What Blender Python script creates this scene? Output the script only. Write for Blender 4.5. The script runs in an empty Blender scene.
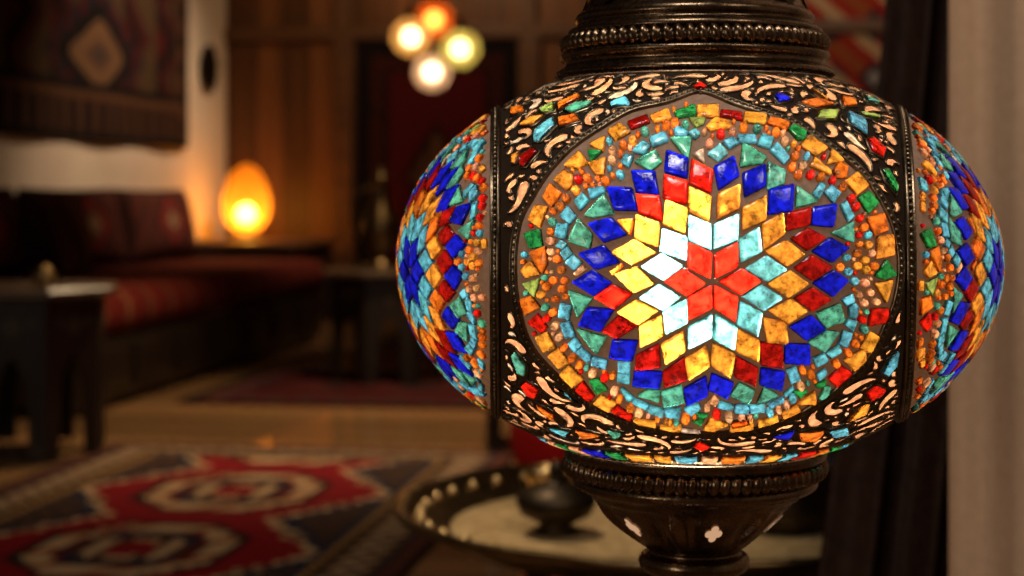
import bpy, bmesh, math, random
import numpy as np
from mathutils import Vector, Matrix
from mathutils.geometry import delaunay_2d_cdt
random.seed(7)
PI = math.pi
sc = bpy.context.scene
col = sc.collection
F = 1675.0           # focal length in pixels of the 1024 px wide frame
EYE = 0.75           # eye height

# ------------------------------------------------------------------ helpers
def link(o, parent=None):
    col.objects.link(o)
    if parent is not None: o.parent = parent
    return o
def mesh_obj(name, verts, faces, mat, parent=None, colors=None, smooth=True, loc=None, rotz=None):
    me = bpy.data.meshes.new(name)
    me.from_pydata([tuple(v) for v in verts], [], faces)
    if mat is not None: me.materials.append(mat)
    if colors is not None:                       # one colour per face
        at = me.color_attributes.new('Col', 'FLOAT_COLOR', 'CORNER')
        buf = np.ones((len(me.loops), 4), dtype=np.float32)
        i = 0
        for f, c in zip(faces, colors):
            n = len(f); buf[i:i+n, :3] = c; i += n
        at.data.foreach_set('color', buf.ravel())
    if smooth: me.polygons.foreach_set('use_smooth', [True]*len(me.polygons))
    me.update()
    o = link(bpy.data.objects.new(name, me), parent)
    if loc is not None: o.location = loc
    if rotz is not None: o.rotation_euler = (0, 0, rotz)
    return o
def thing(name, label, cat, loc=(0,0,0), rotz=0, group=None):
    o = bpy.data.objects.new(name, None); link(o)
    o.empty_display_size = .05
    o.location = loc; o.rotation_euler = (0, 0, rotz)
    return tag(o, label, cat, group)
def tag(o, label, cat, group=None):
    o['label'] = label; o['category'] = cat
    if group: o['group'] = group
    return o
class MB:
    """collects shapes into one mesh"""
    def __init__(s): s.v = []; s.f = []; s.c = []
    def add(s, v, f, c=None):
        n = len(s.v); s.v += [tuple(p) for p in v]; s.f += [tuple(i+n for i in q) for q in f]
        s.c += [c]*len(f)
    def box(s, x0, y0, z0, x1, y1, z1, b=0.0, c=None):
        if b <= 0:
            v = [(x0,y0,z0),(x1,y0,z0),(x1,y1,z0),(x0,y1,z0),(x0,y0,z1),(x1,y0,z1),(x1,y1,z1),(x0,y1,z1)]
            f = [(3,2,1,0),(4,5,6,7),(0,1,5,4),(1,2,6,5),(2,3,7,6),(3,0,4,7)]
            s.add(v, f, c); return
        bm = bmesh.new(); bmesh.ops.create_cube(bm, size=1)
        bmesh.ops.scale(bm, verts=bm.verts, vec=(x1-x0, y1-y0, z1-z0))
        bmesh.ops.translate(bm, verts=bm.verts, vec=((x0+x1)/2, (y0+y1)/2, (z0+z1)/2))
        bmesh.ops.bevel(bm, geom=list(bm.edges), offset=b, segments=2, profile=.6, affect='EDGES')
        bm.verts.index_update()
        s.add([v.co.copy() for v in bm.verts], [tuple(v.index for v in f.verts) for f in bm.faces], c); bm.free()
    def lathe(s, prof, n=48, mod=None, c=None, ctr=(0,0)):
        v = []; f = []
        for (r, z) in prof:
            for k in range(n):
                a = 2*PI*k/n
                rr = r*(mod(a, z) if mod else 1)
                v.append((ctr[0]+rr*math.sin(a), ctr[1]-rr*math.cos(a), z))
        m = len(prof)
        for i in range(m-1):
            for k in range(n):
                k2 = (k+1) % n
                f.append((i*n+k, i*n+k2, (i+1)*n+k2, (i+1)*n+k))
        s.add(v, f, c)
    def tube(s, pts, r, n=8, closed=False, c=None, caps=True):
        pts = [Vector(p) for p in pts]; m = len(pts); v = []; f = []
        rs = r if isinstance(r, (list, tuple)) else [r]*m
        up = None
        for i, p in enumerate(pts):
            if closed: t = pts[(i+1) % m]-pts[i-1]
            else: t = pts[min(i+1, m-1)]-pts[max(i-1, 0)]
            if t.length < 1e-9: t = Vector((0,0,1))
            t.normalize()
            if up is None:
                up = t.orthogonal().normalized()
            up = (up - t*up.dot(t))
            if up.length < 1e-6: up = t.orthogonal()
            up.normalize(); side = t.cross(up)
            for k in range(n):
                a = 2*PI*k/n
                v.append(p + (up*math.cos(a)+side*math.sin(a))*rs[i])
        for i in range(m if closed else m-1):
            j = (i+1) % m
            for k in range(n):
                k2 = (k+1) % n
                f.append((i*n+k, i*n+k2, j*n+k2, j*n+k))
        if not closed and caps:
            f.append(tuple(range(n-1, -1, -1))); f.append(tuple((m-1)*n+k for k in range(n)))
        s.add(v, f, c)
    def ball(s, ctr, r, n=8, m=5, c=None, sz=1.0):
        prof = [(max(1e-5, r*math.sin(PI*i/m)), ctr[2]-r*sz*math.cos(PI*i/m)) for i in range(m+1)]
        s.lathe(prof, n, c=c, ctr=(ctr[0], ctr[1]))
    def build(s, name, mat, parent=None, smooth=True, loc=None, rotz=None):
        cs = s.c if any(x is not None for x in s.c) else None
        return mesh_obj(name, s.v, s.f, mat, parent, cs, smooth, loc, rotz)

def autosmooth(o, ang=35):
    me = o.data
    me.polygons.foreach_set('use_smooth', [True]*len(me.polygons))
    bm = bmesh.new(); bm.from_mesh(me)
    for e in bm.edges:
        if len(e.link_faces) == 2 and e.calc_face_angle(0) > math.radians(ang): e.smooth = False
    bm.to_mesh(me); bm.free()
    return o

# ------------------------------------------------------------------ materials
class NT:
    def __init__(s, name):
        s.m = bpy.data.materials.new(name); s.m.use_nodes = True
        s.t = s.m.node_tree; s.t.nodes.clear(); s.out = s.n('ShaderNodeOutputMaterial')
    def n(s, kind, **kw):
        nd = s.t.nodes.new(kind)
        for k, v in kw.items():
            if k in nd.inputs.keys() and not hasattr(nd, k): nd.inputs[k].default_value = v
            elif hasattr(nd, k): setattr(nd, k, v)
            else: nd.inputs[k].default_value = v
        return nd
    def l(s, a, b): s.t.links.new(a, b)
    def inp(s, sock, v):
        if isinstance(v, bpy.types.NodeSocket): s.l(v, sock)
        else: sock.default_value = v
    def math(s, op, a, b=0.0, clamp=False):
        nd = s.n('ShaderNodeMath', operation=op, use_clamp=clamp); s.inp(nd.inputs[0], a); s.inp(nd.inputs[1], b); return nd.outputs[0]
    def mixc(s, fac, a, b, mode='MIX'):
        nd = s.n('ShaderNodeMix', data_type='RGBA', blend_type=mode)
        s.inp(nd.inputs[0], fac)
        for k, v in ((6, a), (7, b)):
            if not isinstance(v, bpy.types.NodeSocket): v = (*v[:3], 1)
            s.inp(nd.inputs[k], v)
        return nd.outputs[2]
    def noise(s, scale, detail=3, rough=.55, vec=None, dist=0):
        nd = s.n('ShaderNodeTexNoise'); nd.inputs['Scale'].default_value = scale; nd.inputs['Detail'].default_value = detail
        nd.inputs['Roughness'].default_value = rough; nd.inputs['Distortion'].default_value = dist
        s.l(vec if vec is not None else s.coord(), nd.inputs['Vector']); return nd.outputs['Fac']
    def coord(s, scale=None, rot=None):
        tc = s.n('ShaderNodeTexCoord').outputs['Object']
        if scale is None and rot is None: return tc
        mp = s.n('ShaderNodeMapping'); s.l(tc, mp.inputs['Vector'])
        if scale: mp.inputs['Scale'].default_value = scale
        if rot: mp.inputs['Rotation'].default_value = rot
        return mp.outputs['Vector']
    def ramp(s, fac, stops):
        nd = s.n('ShaderNodeValToRGB'); s.l(fac, nd.inputs[0]); cr = nd.color_ramp
        while len(cr.elements) < len(stops): cr.elements.new(.5)
        for e, (p, c) in zip(cr.elements, stops): e.position = p; e.color = (*c[:3], 1)
        return nd.outputs[0]
    def bsdf(s, color, rough=.5, metal=0, spec=.5, bump=None, bumpstr=.3, bumpdist=.002, **kw):
        b = s.n('ShaderNodeBsdfPrincipled')
        s.inp(b.inputs['Base Color'], color if isinstance(color, bpy.types.NodeSocket) else (*color, 1))
        s.inp(b.inputs['Roughness'], rough); s.inp(b.inputs['Metallic'], metal); s.inp(b.inputs['Specular IOR Level'], spec)
        for k, v in kw.items(): s.inp(b.inputs[k], v)
        if bump is not None:
            bn = s.n('ShaderNodeBump'); bn.inputs['Strength'].default_value = bumpstr; bn.inputs['Distance'].default_value = bumpdist
            s.l(bump, bn.inputs['Height']); s.l(bn.outputs[0], b.inputs['Normal'])
        return b.outputs[0]
    def done(s, sh): s.l(sh, s.out.inputs['Surface']); return s.m
    def add(s, a, b):
        nd = s.n('ShaderNodeAddShader'); s.l(a, nd.inputs[0]); s.l(b, nd.inputs[1]); return nd.outputs[0]
    def mix(s, fac, a, b):
        nd = s.n('ShaderNodeMixShader'); s.inp(nd.inputs[0], fac); s.l(a, nd.inputs[1]); s.l(b, nd.inputs[2]); return nd.outputs[0]

def mat_bronze(name, base=(.075,.048,.029), hi=(.20,.13,.076), rough=.27, scale=60):
    t = NT(name); f = t.noise(scale, 4); f2 = t.noise(scale*6, 2)
    c = t.ramp(f, [(.3, base), (.75, hi)])
    r = t.math('ADD', t.math('MULTIPLY', f2, .25), rough-.12)
    return t.done(t.bsdf(c, r, 1.0, bump=f2, bumpstr=.25, bumpdist=.0006))
def mat_glass(name, mottle=1.0):
    """hand-cut stained glass glued on the globe, lit from the bulb inside"""
    t = NT(name)
    cv = t.n('ShaderNodeVertexColor', layer_name='Col').outputs['Color']
    m1 = t.noise(230, 5, .65); m2 = t.noise(620, 3, .6, dist=.6)
    mot = t.ramp(m1, [(.36, (.20,.185,.18)), (.47, (.40,.39,.39)), (.60, (.78,.76,.75))])
    fl = t.ramp(m2, [(.33, (.38,.33,.30)), (.45, (1,1,1))])
    c = t.mixc(mottle, cv, mot, 'MULTIPLY'); c = t.mixc(.7*mottle, c, fl, 'MULTIPLY')
    tr = t.n('ShaderNodeBsdfTranslucent'); t.l(c, tr.inputs['Color'])
    soft = t.mixc(.0, c, (1,.96,.9))
    rf = t.n('ShaderNodeBsdfRefraction'); t.l(soft, rf.inputs['Color']); rf.inputs['Roughness'].default_value = .33; rf.inputs['IOR'].default_value = 1.25
    tp = t.n('ShaderNodeBsdfTransparent'); t.l(cv, tp.inputs['Color'])
    df = t.n('ShaderNodeBsdfDiffuse'); t.l(t.mixc(1, c, (.55,.55,.55), 'MULTIPLY'), df.inputs['Color'])
    body = t.mix(GL['refr'], tr.outputs[0], rf.outputs[0])
    body = t.mix(.38, body, tp.outputs[0])
    body = t.mix(.22, body, df.outputs[0])
    gl = t.n('ShaderNodeBsdfGlossy'); gl.inputs['Roughness'].default_value = .07
    bn = t.n('ShaderNodeBump'); bn.inputs['Strength'].default_value = .35; bn.inputs['Distance'].default_value = .0007
    t.l(m1, bn.inputs['Height']); t.l(bn.outputs[0], gl.inputs['Normal'])
    fr = t.n('ShaderNodeFresnel'); fr.inputs['IOR'].default_value = 1.55
    geo = t.n('ShaderNodeNewGeometry')
    fac = t.math('MULTIPLY', fr.outputs[0], t.math('SUBTRACT', 1.0, geo.outputs['Backfacing']))
    return t.done(t.mix(fac, body, gl.outputs[0]))
GL = dict(refr=.20)
def mat_grout(name, c0, c1, trans=.12):
    t = NT(name); f = t.noise(300, 4)
    c = t.ramp(f, [(.3, c0), (.7, c1)])
    b = t.bsdf(c, .75, 0, .12, bump=f, bumpstr=.4, bumpdist=.0006)
    tr = t.n('ShaderNodeBsdfTranslucent'); tr.inputs['Color'].default_value = (.55,.28,.15,1)
    return t.done(t.mix(trans, b, tr.outputs[0]))
def mat_emit(name, c, st):
    t = NT(name); e = t.n('ShaderNodeEmission'); e.inputs['Color'].default_value = (*c, 1); e.inputs['Strength'].default_value = st
    return t.done(e.outputs[0])
def mat_shade(name, c, clear=.35, tint=None):
    """coloured frosted glass shade with a bulb inside"""
    t = NT(name); f = t.noise(14, 3)
    cc = t.ramp(f, [(.3, tuple(x*.75 for x in c)), (.7, c)])
    tr = t.n('ShaderNodeBsdfTranslucent'); t.l(cc, tr.inputs['Color'])
    tp = t.n('ShaderNodeBsdfTransparent'); tp.inputs['Color'].default_value = (*(tint or c), 1)
    b = t.mix(clear, tr.outputs[0], tp.outputs[0])
    return t.done(b)
def mat_wood(name, c0, c1, rough=.4, plank=None, axis='X', spec=.4, scale=1.0, groove=.02, bstr=.2):
    t = NT(name)
    st = {'X': (1.2, 18, 18), 'Y': (18, 1.2, 18), 'Z': (18, 18, 1.0)}[axis]
    v = t.coord(tuple(s*scale for s in st))
    f = t.noise(1.0, 6, .65, v, .8)
    c = t.ramp(f, [(.25, c0), (.75, c1)])
    bump = f
    if plank:
        w, ax = plank
        sp = t.n('ShaderNodeSeparateXYZ'); t.l(t.coord(), sp.inputs[0])
        q = t.math('DIVIDE', sp.outputs[ax], w)
        cell = t.math('FLOOR', q); fr = t.math('FRACT', q)
        wn = t.n('ShaderNodeTexWhiteNoise', noise_dimensions='1D'); t.l(cell, wn.inputs['W'])
        c = t.mixc(1, c, t.ramp(wn.outputs['Value'], [(0, (.55,.55,.55)), (1, (1.25,1.2,1.15))]), 'MULTIPLY')
        edge = t.math('LESS_THAN', t.math('MINIMUM', fr, t.math('SUBTRACT', 1.0, fr)), groove)
        c = t.mixc(edge, c, (.008,.005,.003))
        bump = t.math('SUBTRACT', f, t.math('MULTIPLY', edge, 2.0))
    return t.done(t.bsdf(c, rough, 0, spec, bump=bump, bumpstr=bstr, bumpdist=.003))
def mat_textile(name, rough=.95, scale=1.0):
    """woven wool: the woven pattern is stored on the cloth as colours"""
    t = NT(name); cv = t.n('ShaderNodeVertexColor', layer_name='Col').outputs['Color']
    f = t.noise(140, 3); c = t.mixc(1, cv, t.ramp(f, [(.3, (.7,.7,.7)), (.7, (1.2,1.2,1.2))]), 'MULTIPLY')
    return t.done(t.bsdf(c, rough, 0, .1, bump=f, bumpstr=.5, bumpdist=.004))
def mat_cloth(name, c0, c1, rough=.9, scale=60, trans=0.0, sheen=0):
    t = NT(name); f = t.noise(scale, 4); c = t.ramp(f, [(.3, c0), (.7, c1)])
    b = t.bsdf(c, rough, 0, .2, bump=f, bumpstr=.2, bumpdist=.002)
    if trans:
        tr = t.n('ShaderNodeBsdfTranslucent'); t.l(c, tr.inputs['Color']); b = t.mix(trans, b, tr.outputs[0])
    return t.done(b)
def mat_plaster(name, c0, c1):
    t = NT(name); f = t.noise(3, 5); c = t.ramp(f, [(.3, c0), (.7, c1)])
    return t.done(t.bsdf(c, .85, 0, .2, bump=t.noise(40, 4), bumpstr=.15, bumpdist=.004))

M = {}
M['bronze'] = mat_bronze('aged bronze')
M['filigree'] = mat_bronze('dark filigree metal', (.10,.075,.05), (.30,.22,.14), .32, 120)
M['glass'] = mat_glass('stained glass')
M['opal'] = mat_glass('peach opal glass', .8)
M['grout'] = mat_grout('grout', (.15,.11,.09), (.25,.19,.155), .03)
M['grout_dark'] = mat_grout('dark filigree ground', (.005,.0035,.0025), (.012,.008,.005), .003)
M['glow'] = mat_emit('painted opening glow', (1,.56,.31), .58)  # emission standing in for lamp light through the cup
M['brass'] = mat_bronze('worn brass', (.30,.19,.08), (.60,.42,.20), .30, 25)
M['brass_dark'] = mat_bronze('tarnished brass', (.10,.065,.03), (.26,.17,.08), .32, 25)
M['copper'] = mat_bronze('dark copper', (.02,.014,.01), (.05,.035,.02), .45, 25)
M['darkwood'] = mat_wood('dark walnut', (.006,.004,.003), (.022,.012,.007), .38, axis='Z')
M['panelwood'] = mat_wood('wood panelling', (.07,.026,.008), (.19,.078,.026), .45, (.17, 0), 'Z', .3)
M['beamwood'] = mat_wood('beam wood', (.05,.020,.007), (.13,.055,.02), .5, axis='X')
M['floorwood'] = mat_wood('floor boards', (.16,.080,.032), (.34,.19,.085), .045, (.13, 1), 'X', .5, groove=.012, bstr=.03)
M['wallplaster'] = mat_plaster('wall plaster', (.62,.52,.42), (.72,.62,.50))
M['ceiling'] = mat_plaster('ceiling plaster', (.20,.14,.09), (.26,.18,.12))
M['textile'] = mat_textile('kilim wool')
M['redcloth'] = mat_cloth('red wool', (.42,.008,.008), (.60,.018,.014))
M['cream'] = mat_cloth('cream curtain linen', (.50,.345,.225), (.56,.39,.26), .85, 90, .1)
M['drape'] = mat_cloth('dark brown drape', (.016,.007,.004), (.034,.015,.009), .5, 90)

# ------------------------------------------------------------------ room frame (turned 8.4 degrees to the camera)
EA = Vector((.98917, -.14677)); EB = Vector((.14677, .98917)); RZ = math.atan2(EA.y, EA.x)
def room(a, b, z=0.0):
    p = EA*a + EB*b
    return Vector((p.x, p.y, z))
def struct(name, mb, mat, smooth=False):
    o = mb.build(name, mat, None, smooth, rotz=RZ); o['kind'] = 'structure'; return o
AL, AR, BB, BF, HT = -3.25, 1.75, 9.93, -1.2, 2.7
m = MB(); m.box(AL-.1, BF, -.08, AR+.1, BB+.1, 0); struct('floor', m, M['floorwood'])
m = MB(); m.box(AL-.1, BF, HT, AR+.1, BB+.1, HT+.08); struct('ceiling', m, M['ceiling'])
m = MB(); m.box(AL-.1, BF, 0, AL, BB, HT); struct('wall_left', m, M['wallplaster'])
m = MB(); m.box(AR, BF, 0, AR+.1, BB, HT); struct('wall_right', m, M['wallplaster'])
m = MB(); m.box(AL-.1, BB, 0, AR+.1, BB+.1, HT); struct('wall_back', m, M['panelwood'])
m = MB(); m.box(AL, BB-.05, 1.69, AR, BB, 1.77, .008); struct('trim_1', m, M['beamwood'])
m = MB(); m.box(-2.56, BB-.06, 0, -2.44, BB, 1.69, .008); struct('trim_2', m, M['beamwood'])
m = MB(); m.box(-1.42, BB-.06, 0, -1.30, BB, 1.69, .008); struct('trim_3', m, M['beamwood'])
m = MB(); m.box(-2.56, BB-.05, 1.77, -2.46, BB, HT, .008); struct('trim_4', m, M['beamwood'])
m = MB(); m.box(-1.42, BB-.05, 1.77, -1.32, BB, HT, .008); struct('trim_5', m, M['beamwood'])
m = MB(); m.box(AL, BB-.03, 0, -2.56, BB, .12, .005); struct('baseboard_back', m, M['beamwood'])

# ------------------------------------------------------------------ THE LAMP
LX, LY, LZ = .0913, .84, .7164       # globe centre
R, B, BL, P = .1478, .1017, .1005, 2.0    # oblate globe: half width, upper and lower half heights, roundness
def surf(lon, t):
    ct = max(math.cos(t), 0.0)**(2/P); s_ = math.sin(t); st = math.copysign(abs(s_)**(2/P), s_)
    r = R*ct; return Vector((r*math.sin(lon), -r*math.cos(lon), (B if t > 0 else BL)*st))
def normal(p):
    r = math.hypot(p.x, p.y)
    nr = (r/R)**(P-1)/R; bb = B if p.z > 0 else BL; nz = math.copysign((abs(p.z)/bb)**(P-1), p.z)/bb
    n = Vector((p.x/max(r,1e-6)*nr, p.y/max(r,1e-6)*nr, nz)); n.normalize(); return n
def sp(lon, t, h=0.0):
    p = surf(lon, t); return p + normal(p)*h if h else p
def lonlat(p):
    q = min(1.0, abs(p.z)/(B if p.z > 0 else BL))
    return (math.atan2(p.x, -p.y), math.copysign(math.asin(q**(P/2)), p.z))
def unproject(px, py):
    """design drawing of the front panel -> (longitude, latitude) on the globe"""
    d = Vector(((px-512)/F, 1, -(py-195)/F)); o = Vector((-LX, -LY, EYE-LZ))
    def g(s):
        p = o + d*s; return (math.hypot(p.x, p.y)/R)**P + (abs(p.z)/(B if p.z > 0 else BL))**P - 1
    s0 = LY - R*1.02; lo = None; s = s0
    prev = s
    while s < LY + .03:
        if g(s) < 0: lo = prev; break
        prev = s; s += .0015
    if lo is None:
        best = min((g(LY-R+.001*k), LY-R+.001*k) for k in range(180)); s = best[1]; hi = s
    else:
        hi = s
        for _ in range(30):
            mid = (lo+hi)/2
            if g(mid) < 0: hi = mid
            else: lo = mid
    p = o + d*hi
    return lonlat(p)
# the two side medallions are cut off by upright planes x = c + k*y, edged with metal bands
pl_, pr_ = surf(*unproject(496.5, 270)), surf(*unproject(909.5, 270))
PLANES = ((-1, pl_.x+.0092*pl_.y, -.0092), (1, pr_.x-.185*pr_.y, .185))
def side(p, which):
    sg, c, k = PLANES[which]; return sg*(p.x-(c+k*p.y))/math.hypot(1, k)     # > 0 beyond the band
TT = math.asin(.8956**(P/2))                         # latitude of the two openings

CROP = dict(A=(512,90),B=(640,90),C=(770,90),D=(512,170),E=(640,170),F=(770,170),G=(512,250),H=(640,250),
            I=(770,250),J=(512,330),K=(640,330),L=(770,330),M=(620,385))
def px(letter, pts):
    ox, oy = CROP[letter] if letter in CROP else (500,400); s = 6.4 if letter in CROP else 2.844
    return [(ox+x/s, oy+y/s) for x, y in pts]
def parse(txt):
    out = []
    for ln in txt.strip().splitlines():
        w = ln.split(); v = [float(x) for x in w[2].split(',')]
        out.append((w[1], px(w[0], list(zip(v[0::2], v[1::2])))))
    return out
ROSETTE = parse('''
H R 310,-52,308,112,450,182,458,20
H R 478,30,478,182,620,108,622,-50
H R 500,200,650,118,770,198,640,282
H R 472,220,472,365,608,452,620,300
H R 456,222,310,298,306,446,456,368
H R 418,214,285,120,155,198,300,290
E C 312,292,450,352,455,515,312,452
E C 470,355,628,285,622,450,468,508
E C 632,445,758,368,775,522,640,592
H C 668,118,805,38,935,125,812,198
H C 650,298,775,222,908,305,788,385
H C 640,325,778,400,752,548,620,472
H C 482,410,618,490,602,634,465,560
H C 460,405,310,490,308,630,455,555
H C 300,310,150,385,165,535,302,460
H C 124,218,258,298,152,380,-2,306
H C 140,24,275,102,152,192,8,108
E C 145,378,300,432,296,580,130,520
E Y 312,112,455,175,440,335,308,265
E Y 498,158,638,98,632,245,490,318
E Y 655,245,802,170,802,320,652,385
E Y 778,350,912,275,920,410,785,512
E Y 795,520,932,452,1048,540,935,614
H Y 808,215,955,132,1075,215,945,302
I Y -12,384,130,312,235,388,105,468
H Y 782,428,925,458,942,595,810,585
K Y 622,-10,762,68,756,196,614,128
K Y 462,80,606,150,575,302,455,215
K Y 420,95,446,222,312,315,288,182
K Y 275,0,288,125,165,215,138,80
H Y 142,410,148,545,6,616,2,475
G Y 672,395,800,315,938,385,810,470
G Y 660,155,800,108,912,215,780,272
D Y 642,525,790,448,925,530,770,608
D Y 798,288,948,345,940,498,792,440
E Y 165,192,304,255,290,412,152,350
B R 330,450,465,525,450,660,318,600
E R 155,35,305,80,298,220,150,185
D R 800,160,945,172,968,330,815,275
D O 680,325,785,318,765,425
G O 635,135,705,88,710,110,650,160
G R 530,300,645,222,772,280,660,378
G D 582,515,680,420,810,480,680,560
J D 800,160,938,85,950,230,795,250
K D 150,265,282,170,300,310,158,360
K D 615,165,748,240,735,350,605,290
K D 765,75,905,95,908,235,772,215
I D 150,308,268,240,388,315,262,388
I D 150,115,262,32,395,110,268,195
F D 130,440,232,375,352,435,235,515
F D 105,280,255,242,252,352,100,390
B B 170,395,308,445,300,565,160,525
B B 475,500,598,430,630,550,502,640
B B 655,540,800,480,800,615,668,685
E B 825,130,980,95,970,262,815,285
D B 765,10,915,15,940,160,800,145
D B 610,115,770,122,805,260,660,255
D B 490,345,640,310,735,415,590,462
D B 430,535,590,485,690,590,540,635
G B 388,205,520,130,640,210,530,290
G B 490,365,655,380,570,515,430,480
J B 650,60,805,65,770,190,625,172
J B 790,255,958,265,945,365,775,350
K B 285,370,420,292,432,410,300,475
K B 460,275,595,335,555,430,440,372
K B 775,240,920,265,905,380,765,340
L B 95,85,245,90,250,215,90,205
I B 120,490,260,418,352,505,225,570
I B 270,210,400,130,495,195,395,295
F B 265,520,375,435,500,500,390,590
F B 270,245,420,220,400,365,250,350
A T 788,462,920,395,955,465,890,518
B T 195,315,330,312,310,440,290,430
B W 340,415,405,385,410,470
B C 435,415,510,358,555,410,500,455
B T 655,345,805,435,775,470,640,495
B T 812,465,925,525,915,600,810,640
F T 165,105,300,205,160,240
F T 385,405,525,330,525,465
I T 288,405,440,340,472,450,345,492
L T 238,75,350,5,435,10,340,135
K T 745,465,790,365,880,410
K T 578,410,635,335,730,385,690,465
K T 140,390,262,350,285,455,155,485
J T 805,410,880,380,945,385,940,450
J T 415,-15,605,45,545,150
G T 365,255,515,310,425,430
D T 430,312,515,415,500,500,365,460
D T 470,290,595,155,655,285,520,305
''')
SKY = parse('''
D S 495,130,590,115,600,145,510,190
D S 408,205,460,155,495,200,440,260
D S 315,300,365,238,415,295,375,345
D S 300,350,365,350,350,440,285,425
D S 290,490,320,450,355,475,330,505
D S 320,530,365,495,390,540,345,572
G S 355,80,400,35,448,80,405,130
G P 405,150,450,100,478,125,425,165
G S 320,338,385,355,370,440,308,420
G S 320,465,375,455,410,545,350,555
J S 370,80,410,45,445,90,410,135
J S 420,135,450,110,515,165,490,200
J S 520,165,610,190,600,240,518,215
J S 685,200,755,205,755,265,690,260
J S 685,270,755,275,755,330,680,320
J S 700,370,720,370,780,425,750,450
J S 780,430,875,470,860,495,775,455
J S 880,475,970,500,960,545,870,510
K S 160,500,260,495,250,550,170,540
K S 285,495,360,455,385,490,330,530
K P 440,450,475,420,500,440,480,475
K S 508,450,590,472,585,500,495,482
K S 610,475,690,475,690,520,605,515
K S 698,475,795,475,790,510,700,515
K S 810,460,910,425,915,445,830,485
K S 920,400,970,355,975,370,930,415
L S 100,255,160,232,185,305,130,328
L S 270,175,340,150,365,185,290,225
L S 355,140,430,95,445,130,385,172
L S 430,80,460,5,515,15,480,105
I S 475,475,490,440,545,450,520,515
I S 500,370,530,335,555,365,540,430,500,420
I S 455,315,515,280,528,325,480,350
F S 445,230,480,205,525,300,490,330
F S 345,150,380,105,440,155,400,210
F S 270,150,310,90,345,105,310,185
B S 830,395,870,345,950,440,915,475
B S 750,355,775,295,850,315,825,375
B S 625,300,735,300,740,345,630,340
B S 530,340,590,315,625,350,570,375
B S 315,285,350,262,380,290,350,315
B S 220,265,250,248,305,280,290,300,230,300
B S 65,315,155,280,180,330,85,368
A S 775,400,840,340,885,365,850,415
A S 700,470,730,425,780,430,750,495
''')
OUTER = parse('''
A Y 340,490,435,398,490,470,430,500
A Y 500,355,600,305,590,395
A Y 490,475,605,440,590,540,545,545
A G 490,395,580,395,510,465
A Y 615,270,690,225,760,275,665,325
A D 742,215,865,170,880,215,770,255
A Y 885,175,1000,130,1020,190,915,215
B G 222,150,350,105,358,165,240,185
B Y 368,110,500,105,500,180,370,180
B D 520,140,650,155,650,200,515,175
B Y 670,150,808,165,795,225,660,210
B O 830,180,955,215,930,265,815,220
C G 115,260,150,228,230,275,215,320,170,320
B Y 425,240,480,190,560,205,590,245,450,265
B V 315,190,415,188,405,220,360,240
C Y 185,360,255,300,365,380,285,425
C Y 358,475,390,380,470,460
C Y 250,490,280,440,385,525,380,545
C O 400,520,435,470,490,500,480,560,420,565
F Y 470,75,550,20,625,105,550,160
F G 555,180,625,140,685,215,620,280
F O 612,310,720,280,745,385,660,420
F Y 680,430,780,415,785,545,668,568
I G 665,165,735,60,800,160,720,185
I Y 660,215,778,190,735,340
I R 640,378,745,370,745,455,622,482
L Y 565,110,630,5,695,40,640,140
L Y 465,190,550,140,600,130,605,190,530,255
L R 370,305,450,225,515,270,420,355
L T 305,430,340,365,380,360,355,440
L Y 160,465,280,385,290,465
L Y 70,520,165,475,190,510,80,560
L G 140,385,235,380,190,425
L G 285,345,350,318,345,350,300,362
L S 295,280,345,240,358,275,310,315
M Y 885,225,1000,188,1010,222,880,260
M Y 705,250,845,220,850,275,705,290
M Y 535,275,580,205,690,245,600,280
M W 395,272,505,288,520,300,395,300
M Y 260,250,390,250,385,295,262,275
M Y 90,210,225,225,230,262,100,235
M G 485,170,560,185,520,205
M G 465,225,535,215,515,248
J R 640,510,680,480,770,540,760,572
J Y 525,460,575,415,670,460,620,515
J R 410,375,460,325,530,420,490,450
J Y 310,275,370,220,460,310,390,360
J Y 235,160,305,110,370,205,305,240
J Y 155,40,230,12,285,110,205,135
J G 500,315,560,310,615,375,545,400
G R 110,460,170,405,230,490,200,525
G O 60,315,130,295,185,365,90,415
G V 75,215,185,180,150,300
G Y 65,130,125,70,185,155,100,175
D O 115,530,220,490,230,600,200,660
D G 85,410,185,380,200,490,120,500
D Y 110,320,160,230,235,240,185,370
D O 205,180,250,90,320,150,260,240
D Y 275,70,340,5,395,40,390,100,355,130
''')
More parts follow.
